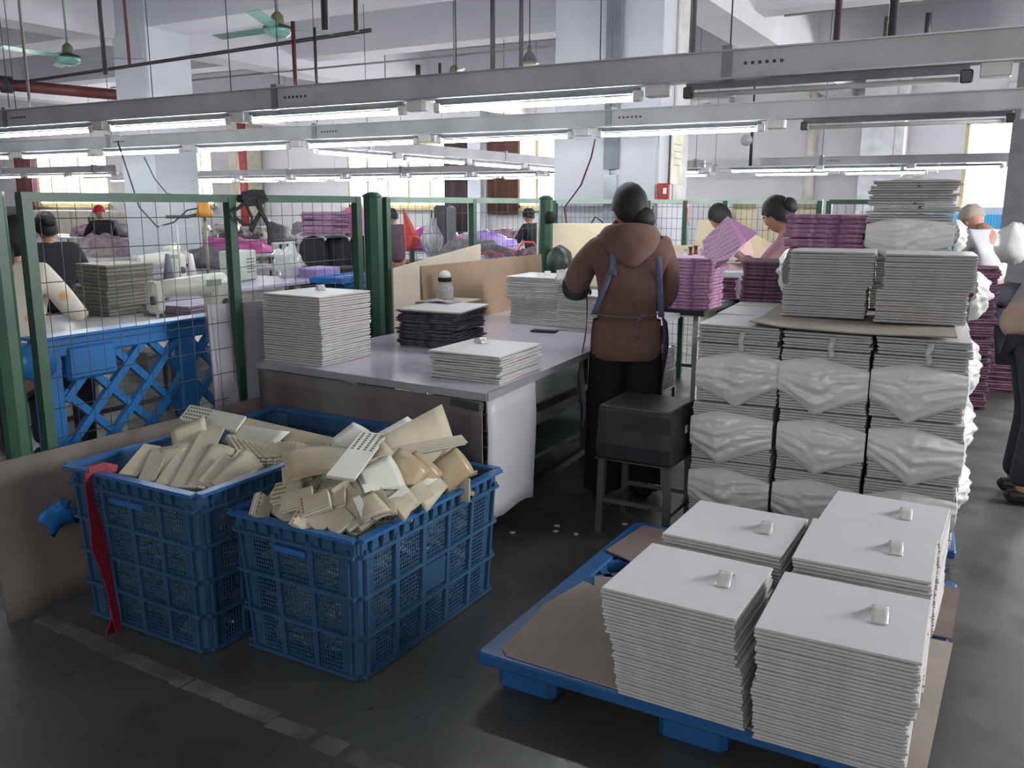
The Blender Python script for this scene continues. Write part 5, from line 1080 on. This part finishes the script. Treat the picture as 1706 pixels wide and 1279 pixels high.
# ================================================================ WORKSHOP BEYOND THE FENCE
ms_m = M('sewing machine enamel', (206, 208, 196), .3, var=.05); top_m = M('white table laminate', (206, 206, 208), .3, var=.04)
def worktable(loc, rz, L, W, label, m=top_m, h=.78, legs=steel_dk):
    t = thing('sewing_table', label, 'table', (loc[0], loc[1], 0), rz)
    MB().bbox((0, 0, h - .02), (L, W, .035), .006).build('tabletop', m, t)
    for x in (-L / 2 + .08, L / 2 - .08):
        for y in (-W / 2 + .08, W / 2 - .08): MB().bar((x, y, 0), (x, y, h - .035), .04).build('leg', legs, t)
        MB().bar((x, -W / 2 + .08, .1), (x, W / 2 - .08, .1), .035).build('stretcher', legs, t)
    return t
def machine(loc, rz, label, s=1.0, base=True):
    # needle end at local +x... arm along -x; front faces -y
    t = thing('sewing_machine', label, 'sewing machine', loc, rz)
    MB().bbox((0, 0, .02 * s), (.5 * s, .18 * s, .04 * s), .008).build('bed', ms_m, t)
    MB().bbox((.17 * s, 0, .15 * s), (.15 * s, .13 * s, .25 * s), .03).build('pillar', ms_m, t)
    m = MB(); m.tube([(.2 * s, 0, .235 * s), (.05 * s, 0, .235 * s), (-.12 * s, 0, .235 * s), (-.23 * s, 0, .225 * s)], [.062 * s, .06 * s, .048 * s, .05 * s], 14); m.build('arm', ms_m, t)
    MB().bbox((-.225 * s, 0, .19 * s), (.07 * s, .1 * s, .17 * s), .02).build('head_end', ms_m, t)
    MB().tube([(-.225 * s, -.01, .11 * s), (-.225 * s, -.01, .045 * s)], .008 * s, 8).build('needle_bar', steel, t)
    MB().tube([(-.205 * s, -.02, .12 * s), (-.2 * s, -.03, .05 * s)], .006 * s, 6).build('presser_foot', steel_dk, t)
    MB().tube([(.245 * s, 0, .235 * s), (.285 * s, 0, .235 * s)], .058 * s, 18).build('hand_wheel', ms_m, t)
    MB().tube([(.17 * s, -.07 * s, .13 * s), (.17 * s, -.085 * s, .13 * s)], .03 * s, 12).build('stitch_dial', steel_dk, t)
    MB().box((.1 * s, -.064 * s, .25 * s), (.09 * s, .004, .035 * s)).build('badge', M('green grey badge', (140, 160, 148), .5), t)
    MB().tube([(-.27 * s, -.05 * s, .2 * s), (-.275 * s, -.06 * s, .16 * s)], .014 * s, 8).build('tension_disc', steel_dk, t)
    return t
def thread_stand(loc, label, n=2, rz=0):
    t = thing('thread_stand', label, 'thread stand', loc, rz)
    MB().tube([(0, 0, 0), (0, 0, .55)], .008, 8).build('pole', steel, t); MB().bar((-.12, 0, .08), (.12, 0, .08), .03, .01).build('tray_arm', steel_dk, t); MB().bar((-.13, 0, .53), (.13, 0, .53), .012).build('guide_arm', steel, t)
    for i in range(n):
        x = -.09 + .18 * i / max(1, n - 1)
        MB().lathe([(.03, .09), (.045, .095), (.016, .30), (.012, .31)], (x, 0, 0), 12).build('thread_cone', white_pl if i else M('grey thread', (120, 122, 136), .7), t)
    return t
worktable((-4.5, 3.62), 0, 1.8, 1.4, 'white sewing table right behind the bright blue pallet and fence')
machine((-4.12, 3.5, .78), PI / 2 - .12, 'white industrial sewing machine on the table behind the wire fence', 1.05)
tag(MB().grid(lambda u, v: (-.2 + .4 * u, -.12 + .24 * v, .012 + .012 * noise.noise(Vector((u * 4, v * 3, 1)))), 10, 6, 0, .004).build('cloth_piece', M('rose cloth', (196, 130, 136), .8), None, (-4.08, 3.50, .79), PI / 2), 'rose cloth piece lying under the needle of the nearest sewing machine', 'cloth')
gb = M('grey beige board', (138, 134, 126), .7, var=.06); GB = board_meshes(.34, .34, .022, (M('grey beige top', (180, 176, 160), .7), gb), 'grey_folded_box', 4, 33, .004)
stack(GB, -5.18, 3.74, .78, .05, 8, .0235, .006, 'grey-beige folded box in the lower part of the pile beside the floral blouse', 'folded box', 'grey-beige boxes, lower part', 'grey_folded_box', None, None, (0, 0), 101)
stack(GB, -5.15, 3.76, .78 + 8 * .0235, -.06, 6, .0235, .006, 'grey-beige folded box in the upper part of the pile beside the floral blouse', 'folded box', 'grey-beige boxes, upper part', 'grey_folded_box', 'top grey-beige box beside the floral blouse', None, (0, 0), 102)
LB = board_meshes(.4, .5, .018, (M('lavender sheet', (168, 158, 180), .6), M('lavender edge', (140, 128, 150), .7)), 'lavender_sheet', 2, 34, .004)
stack(LB, -4.72, 4.02, .78, .1, 4, .019, .012, 'lavender sheet in the flat pile between the grey-beige boxes and the machine', 'folded sheet', 'lavender sheets', 'lavender_sheet', None, None, (0, 0), 103)
# second line of stations
worktable((-6.35, 5.55), .05, 1.15, 1.9, 'lavender-edged sewing table behind the nearest machine', M('lavender laminate', (176, 170, 190), .35))
thread_stand((-5.93, 4.93, .78), 'thread stand with two cones behind the nearest sewing machine', 2, .8)
t = thing('work_lamp', 'orange topped lamp post rising behind the nearest sewing machine', 'lamp', (-6.02, 5.3, .78))
MB().tube([(0, 0, 0), (0, 0, .62)], .013, 8).build('lamp_pole', M('khaki pole', (136, 130, 112), .5), t); MB().lathe([(.07, .60), (.066, .64), (.04, .72), (.02, .74)], n=12).build('lamp_shade', M('orange shade', (206, 142, 44), .5), t)
MB().tube([(0, 0, .63), (-.1, -.1, .60), (-.22, -.22, .60)], .014, 8).build('lamp_arm', steel_dk, t)
t = thing('control_box', 'pale control box with louvres on the lavender table', 'control box', (-6.35, 5.95, .78), .3)
MB().bbox((0, 0, .14), (.2, .34, .28), .012).build('casing', M('pale green grey', (186, 194, 186), .5), t)
for k in range(5): MB().box((.102, .05, .08 + .03 * k), (.004, .14, .008)).build('louvre', steel_dk, t)
machine((-6.5, 5.2, .78), PI / 2, 'sewing machine at the near end of the lavender-edged table', 1.0)
crumple((-6.2, 6.45, .93), (.14, .16, .14), 'shiny crumpled clear bag hanging from the lavender table', 21)
worktable((-5.85, 7.0), 0, .95, 1.1, 'bright blue table top carrying trays left of the thick fence post', M('blue table', (34, 108, 164), .4), .74)
t = thing('tray', 'shallow bright blue tray with a yellow ruler', 'tray', (-5.68, 6.75, .745), .1)
MB().bbox((0, 0, .01), (.36, .8, .02), .006).build('tray_base', M('tray blue', (40, 112, 190), .35), t)
for (a, b) in (((-.18, -.4), (.18, -.4)), ((-.18, .4), (.18, .4)), ((-.18, -.4), (-.18, .4)), ((.18, -.4), (.18, .4))): MB().bar((*a, .035), (*b, .035), .015, .05).build('tray_wall', M('tray blue', (40, 112, 190), .35), t)
MB().box((0, 0, .055), (.03, .5, .006)).build('ruler', M('yellow ruler', (214, 176, 70), .5), t)
tag(MB().bbox((0, 0, .06), (.28, .42, .12), .01).build('fabric_box', M('lavender box', (152, 132, 186), .7), None, (-6.1, 6.75, .742), .1), 'lavender fabric box on the blue table', 'box')
tag(MB().bbox((0, 0, .045), (.25, .36, .09), .01).build('tool_tray', black_m, None, (-6.22, 7.3, .742), .1), 'low black tray behind the lavender fabric box', 'tray')
def heap(loc, r, label, m, seed, name='fabric_heap', cat='fabric heap', amp=.45, rz=0.0):
    return tag(MB().blob((0, 0, 0), r, 22, 12, 0, amp, 3.2, seed, None, 0).build(name, m, None, loc, rz), label, cat)
# rounded black sacks with pink goods on top
SK = [tuple(PX(q_, 400, -7.6 + .12 * j_))[:2] for j_, q_ in enumerate((522, 562, 602))]
for i, (x, y) in enumerate(SK):
    t = thing('black_sack', 'rounded black fabric sack with a lace hem, ' + ('left', 'middle', 'right')[i] + ' of the row under the pink goods', 'sack', (x, y, 0), -.75)
    MB().lathe([(.30, 0), (.31, .3), (.31, .8), (.29, .98), (.2, 1.07), (0, 1.1)], n=18, T=Matrix.Diagonal((.68, .6, 1, 1))).build('sack_body', M('black sack cloth', (34, 33, 42), .85, var=.1), t)
    MB().lathe([(.316, .58), (.318, .7)], n=24, T=Matrix.Diagonal((.68, .6, 1, 1))).build('lace_band', M('black lace', (60, 60, 66), .8, rgb2=(24, 24, 30), pattern='check', pscale=50), t)
PKL = board_meshes(.56, .5, .03, (M('mauve goods', (176, 142, 172), .85), M('mauve goods edge', (168, 132, 160), .85, rgb2=(130, 100, 130), scale=25)), 'mauve_folded_cloth', 3, 40, .008)
stack(PKL, (SK[0][0] + SK[1][0]) / 2, (SK[0][1] + SK[1][1]) / 2, 1.1, .75, 9, .032, .02, 'folded mauve cloth in the pile on the black sacks', 'folded cloth', 'mauve cloths', 'mauve_folded_cloth', None, None, (0, 0), 104, jr=.1)
heap((SK[1][0] * .4 + SK[2][0] * .6, SK[1][1] * .4 + SK[2][1] * .6 + .1, 1.09), (.28, .24, .34), 'bright pink plastic-wrapped heap on the black sacks', M('pink film', (232, 132, 190), .35, rgb2=(206, 96, 160), scale=9, coat=.3), 7, 'pink_heap', 'plastic heap')
# long far tables with heaps
worktable((-9.6, 9.7), .35, 2.6, 1.2, 'long pale table with pink goods behind the left fence panel')
heap((-10.3, 9.5, .78), (.75, .4, .2), 'bright pink fabric heap on the long pale table', M('pink cloth', (226, 120, 186), .7, rgb2=(186, 70, 140), scale=7), 3)
tag(MB().bbox((0, 0, .12), (.7, .4, .24), .02).build('blue_crate', M('teal crate', (44, 96, 124), .5), None, (-9.0, 10.1, .78), .35), 'teal plastic crate at the end of the long pale table', 'crate')
t = thing('woven_sack', 'stuffed beige woven sack with white folds beside the black sacks', 'sack', (-8.2, 9.0, .0), 0)
MB().lathe([(.24, 0), (.3, .3), (.26, .8), (.16, 1.0)], n=16).build('sack_body', M('beige sack', (176, 166, 158), .8), t); MB().blob((0, 0, 1.02), (.2, .2, .1), 14, 8, 0, .5, 3, 6).build('sack_mouth', M('white folds', (220, 220, 224), .7), t)
worktable((-7.9, 6.6), .1, 1.2, 2.4, 'grey work table with dark edge beyond the lamp post', M('grey table', (120, 120, 128), .4))
machine((-7.7, 6.3, .78), 2.3, 'second-row sewing machine left of the lamp post')
heap((-8.0, 7.2, .78), (.4, .35, .22), 'dark grey goods heap beyond the lamp post', M('dark goods', (92, 88, 96), .85, rgb2=(60, 58, 66), scale=9), 12)
worktable((-9.25, 5.5), .1, 1.5, 1.5, 'cluttered table behind the seated worker in black', M('grey table', (120, 120, 128), .4))
heap((-9.1, 5.6, .78), (.6, .5, .36), 'big grey and plum clothes heap behind the worker in black', M('mixed clothes', (150, 140, 150), .85, rgb2=(96, 70, 84), scale=7), 15)
heap((-7.6, 5.05, .78), (.35, .3, .22), 'pale crumpled cloth heap near the worker in black', M('pale clothes', (180, 174, 178), .85, rgb2=(130, 124, 130), scale=9), 16)
worktable((-7.35, 4.95), .1, .8, .9, 'small table under the pale crumpled cloth heap', M('grey table', (120, 120, 128), .4))
heap((-11.0, 7.9, .78), (.55, .5, .26), 'plum coloured heap before the left pillar', M('plum heap', (120, 90, 108), .85, rgb2=(160, 150, 150), scale=8), 17); worktable((-11.0, 7.9), 0, 1.6, 1.3, 'far table under the plum coloured heap')
t = thing('rack', 'black padded machine with striped grey straps at the left edge', 'machine', (-5.9, 3.35, 0), .5)
MB().bbox((0, 0, 1.12), (.3, .42, .5), .06).build('padded_body', M('charcoal pad', (52, 52, 62), .7), t); MB().bbox((0, 0, 1.42), (.36, .4, .1), .04).build('top_pad', black_m, t); MB().bar((0, 0, 0), (0, 0, .9), .06).build('stand', steel_dk, t)
for k in range(4): MB().tube([(.16, -.14 + .05 * k, 1.0), (.22, -.1 + .07 * k, .82), (.2, -.06 + .08 * k, .6)], .009, 6).build('strap', M('grey strap', (170, 170, 176), .6), t)
MB().bbox((0, 0, .0), (.5, .5, .03), .01).build('base', steel_dk, t, (0, 0, .015))
# right group behind panel two
rc = [tuple(PX(*a)) for a in ((672, 346, -6.2), (686, 372, -6.2), (696, 392, -6.15), (704, 400, -6.1), (694, 408, -6.15), (688, 416, -6.2), (677, 417, -6.2))]
t = thing('red_cloth', 'red triangular cloth hanging behind the thick fence post', 'cloth', (0, 0, 0)); ctr = sum((Vector(p) for p in rc), Vector()) / 7
m = MB(); m.add([Vector(p) for p in rc] + [ctr + Vector((.03, -.03, 0))] + [Vector(p) + Vector((-.012, 0, 0)) for p in rc], [(i, (i + 1) % 7, 7) for i in range(7)] + [tuple(range(14, 7, -1))] + [(i, i + 8, (i + 1) % 7 + 8, (i + 1) % 7) for i in range(7)]); m.build('cloth_sheet', M('coral red cloth', (230, 96, 84), .7, rgb2=(200, 70, 62), scale=10), t)
t = thing('mesh_chair', 'tall black mesh chair back behind the red triangular cloth', 'chair', (-6.6, 9.75, 0), -.7)
MB().bbox((0, 0, 1.1), (.62, .08, .75), .05).build('backrest', M('charcoal mesh', (54, 54, 66), .7), t); MB().bbox((.05, -.25, .62), (.55, .5, .1), .04).build('seat', black_m, t); MB().bar((0, -.25, 0), (0, -.25, .58), .06).build('post', steel_dk, t)
MB().bbox((0, -.25, .03), (.5, .5, .05), .02).build('base', steel_dk, t); MB().bbox((.4, 0, 1.12), (.24, .07, .7), .04).build('patterned_panel', M('patterned grey', (112, 118, 120), .7, rgb2=(74, 78, 82), pattern='check', pscale=40), t)
t = thing('garment_bag', 'grey and white folded garment bag hanging by the middle fence upright', 'garment bag', tuple(PX(720, 430, -5.4)))
m = MB(); n = 20; m.add([((.03 + .09 * (1 - abs(2 * j / 6 - .9)) if j < 6 else .05) * (1 + .18 * math.sin(5 * 2 * PI * k / n)) * math.cos(2 * PI * k / n), (.03 + .09 * (1 - abs(2 * j / 6 - .9)) if j < 6 else .05) * (1 + .18 * math.sin(5 * 2 * PI * k / n)) * math.sin(2 * PI * k / n), j * .07) for j in range(7) for k in range(n)], [(j * n + k, j * n + (k + 1) % n, (j + 1) * n + (k + 1) % n, (j + 1) * n + k) for j in range(6) for k in range(n)] + [tuple(6 * n + k for k in range(n))], 0, True)
m.build('bag_body', M('grey white film', (182, 182, 188), .5, rgb2=(120, 120, 128), scale=6, stretch=(8, 8, 1)), t); MB().tube([(0, 0, .42), (0, 0, .5)], .01, 6).build('hook', steel_dk, t); MB().bar((0, 0, -.45), (0, 0, 0), .03).build('stem', steel_dk, t)
t = thing('metal_box', 'pale green-grey metal cabinet box behind the cream board', 'metal box', (-5.0, 7.55, .72), -.15); MB().bbox((0, 0, .12), (.28, .75, .25), .01).build('casing', M('green grey sheet', (150, 164, 160), .5, .2), t)
for k in range(4): MB().box((.142, -.28 + .05 * k, .14), (.004, .03, .03)).build('socket', steel_dk, t)
worktable((-4.98, 7.72), 0, .62, 1.1, 'table carrying the green-grey metal box', M('grey table', (120, 120, 128), .4), .72)
# wire hoops
for k in range(9):
    q = PX(742 + k * 15, 436 - k * 1.0, -5.0 - .02 * k); m = MB(); rr = .05 + .012 * (k % 3)
    m.tube([(rr * 1.3 * math.cos(a), rr * 1.3 * math.sin(a) * .5, rr * 1.5 * math.sin(a)) for a in [PI * j / 10 for j in range(11)]], .006, 6)
    tag(m.build('red_hoop', M('coral wire', (240, 92, 88), .4), None, (q.x, q.y, q.z - .02), .7), 'coral red wire hoop above the dark table, %s from the metal box' % ('first', 'second', 'third', 'fourth', 'fifth', 'sixth', 'seventh', 'eighth', 'ninth')[k], 'hoop')
worktable((-5.35, 9.0), -.2, 1.2, 1.5, 'dark table with the coral hoops', black_m, .80)
heap((-5.6, 8.9, .80), (.55, .5, .26), 'dark grey goods heap among the coral hoops', M('slate goods', (116, 110, 118), .85, rgb2=(80, 78, 84), scale=9), 22); heap((-5.0, 9.5, .80), (.4, .4, .18), 'plum and grey striped goods heap right of the hoops', M('plum goods', (150, 124, 140), .85, rgb2=(90, 60, 76), scale=9), 23)
worktable((-7.6, 11.9), -.2, 2.2, 1.2, 'far pale table with magenta plastic')
heap((-8.1, 11.7, .8), (.5, .4, .3), 'magenta plastic heap on the far pale table', M('magenta film', (236, 90, 206), .4, rgb2=(190, 50, 150), scale=8), 24); heap((-7.3, 12.1, .8), (.45, .35, .24), 'purple plastic heap beside the magenta one', M('purple film', (140, 96, 206), .4, rgb2=(200, 180, 230), scale=6), 25); heap((-8.6, 11.3, .8), (.3, .3, .24), 'white and pink film heap left of the magenta heap', M('pink white film', (230, 190, 216), .4, rgb2=(206, 110, 180), scale=6), 26)
t = thing('chair', 'small red plastic chair below the worker with the hair knot', 'chair', (-5.32, 9.7, 0), .3)
MB().bbox((0, 0, .52), (.26, .3, .05), .02).build('seat', M('red plastic', (176, 30, 48), .4), t); MB().bbox((.0, .14, .76), (.2, .04, .36), .03).build('backrest', M('red plastic', (176, 30, 48), .4), t)
MB().tube([(-.12, .14, .52), (-.12, .14, .94), (-.07, .14, 1.02), (.07, .14, 1.02), (.12, .14, .94), (.12, .14, .52)], .014, 8).build('back_hoop', M('coral wire', (240, 92, 88), .4), t)
for x in (-.11, .11):
    for y in (-.12, .12): MB().bar((x, y, 0), (x, y, .5), .03).build('leg', M('red plastic', (176, 30, 48), .4), t)
tag(MB().bbox((0, 0, .0), (.5, .62, .09), .01).build('blue_tray', M('tray blue', (40, 112, 190), .35), None, (-4.95, 8.62, .85), -.3), 'dark blue tray edge at the right end of the dark table', 'tray')
# far cabinets and wall pieces
t = thing('cabinet', 'pale cream cabinet row under the barred window', 'cabinet', (-24.5, 17.5, 0)); MB().box((0, 0, .62), (6.0, .5, 1.24)).build('body', M('cream cabinet', (206, 200, 186), .5), t)
for k in range(6): d_ = MB().bbox((-2.5 + k, -.26, .62), (.96, .03, 1.18), .01).build('door', M('cream door', (212, 206, 192), .5), t); MB().bar((-2.5 + k + .4 * (1 if k % 2 == 0 else -1), -.29, .9), (-2.5 + k + .4 * (1 if k % 2 == 0 else -1), -.29, 1.06), .04).build('handle', steel_dk, d_)
pipe('red_pipe', 'red vertical pipe on the far wall left of the four-light window', [(-18.0, 17.2, 0), (-17.95, 17.2, 4.2)], .11, M('wall pipe red', (150, 60, 62), .5)); 
pipe('downpipe', 'pale vertical downpipe on the wall right of the wide pillar', [(-3.55, 17.7, 0), (-3.55, 17.7, 4.2)], .11, M('cream pipe', (206, 196, 186), .5))
t = thing('pressure_gauge', 'pressure gauge on a short dark pipe right of the wide pillar', 'gauge', tuple(PY(1252, 240, 12.0))); MB().tube([(0, 0, -.28), (0, 0, .35)], .022, 8).build('stem', pipe_dk, t); MB().tube([(-.06, -.05, .05), (-.06, -.02, .05)], .075, 18).build('dial', M('gauge face', (205, 205, 208), .3), t); MB().tube([(0, 0, .35), (0, 0, ZC - 2.35)], .014, 8).build('feed_pipe', pipe_dk, t)
pipe('bent_pipe', 'bent grey pipe stub above the second light row', [tuple(PY(1140, 184, 8)), tuple(PY(1182, 176, 8)), tuple(PY(1187, 180, 8)), tuple(PY(1187, 190, 8))], .028, M('bent grey', (150, 146, 140), .5))
for i, (x, w_) in enumerate(((-5.6, .9), (-1.4, 1.2))): tag(MB().bbox((0, 0, 0), (w_, .25, .3), .03).build('air_unit', M('air unit', (196, 196, 200), .4), None, (x if i == 0 else .2, 17.8, 3.4)), ('white air unit on the far wall left of the wide pillar', 'white air unit on the far wall above the two-pane window')[i], 'air unit')
t = thing('worktable_far', 'far white table with turned legs behind the pink box', 'table', (-2.6, 10.6, 0), 0); t.name = 'far_table'
MB().bbox((0, 0, .78), (1.3, .8, .06), .01).build('tabletop', top_m, t)
for x in (-.5, 0, .5): MB().lathe([(.08, 0), (.05, .1), (.05, .65), (.09, .75)], (x, -.2, 0), 12).build('leg', M('cream leg', (196, 190, 176), .5), t)
tag(MB().bbox((0, 0, .01), (.5, .12, .03), .01).build('red_strip', M('bright red ribbon', (214, 40, 50), .6), None, (-2.75, 10.4, .81)), 'red folded strip on the far white table', 'cloth')
for i, (x, y, l_) in enumerate(((-13.2, 12.4, 2.6), (-16.5, 12.2, 2.6), (-12.6, 14.9, 3.0), (-16.5, 15.2, 3.0), (-20, 12, 2.8), (-9.4, 14.9, 2.4))):
    worktable((x, y), .05, l_, 1.1, 'distant work table in the far bays, ' + ('nearest to the left pillar', 'second from the left pillar', 'before the four-light window', 'left of the red wall pipe', 'farthest at the left edge', 'right before the brown curtain')[i])
    for k in range(3): heap((x - l_ * .33 + k * l_ * .33, y + .1 * (k - 1), .78), (l_ * .15, .35, .16 + .08 * ((i + k) % 3)), 'small %s goods heap on a distant work table %s' % (('pale', 'plum', 'slate')[(i + k) % 3], ('nearest to the left pillar', 'second from the left pillar', 'before the four-light window', 'left of the red wall pipe', 'farthest at the left edge', 'before the brown curtain')[i]), (M('pale clothes', (180, 174, 178), .85), M('plum goods', (150, 124, 140), .85), M('slate goods', (116, 110, 118), .85))[(i + k) % 3], 60 + i * 3 + k)
for k in range(3): machine((-14.0 + k * .8, 12.1, .78), .2, 'distant sewing machine, ' + ('left', 'middle', 'right')[k] + ' one behind the left pillar')
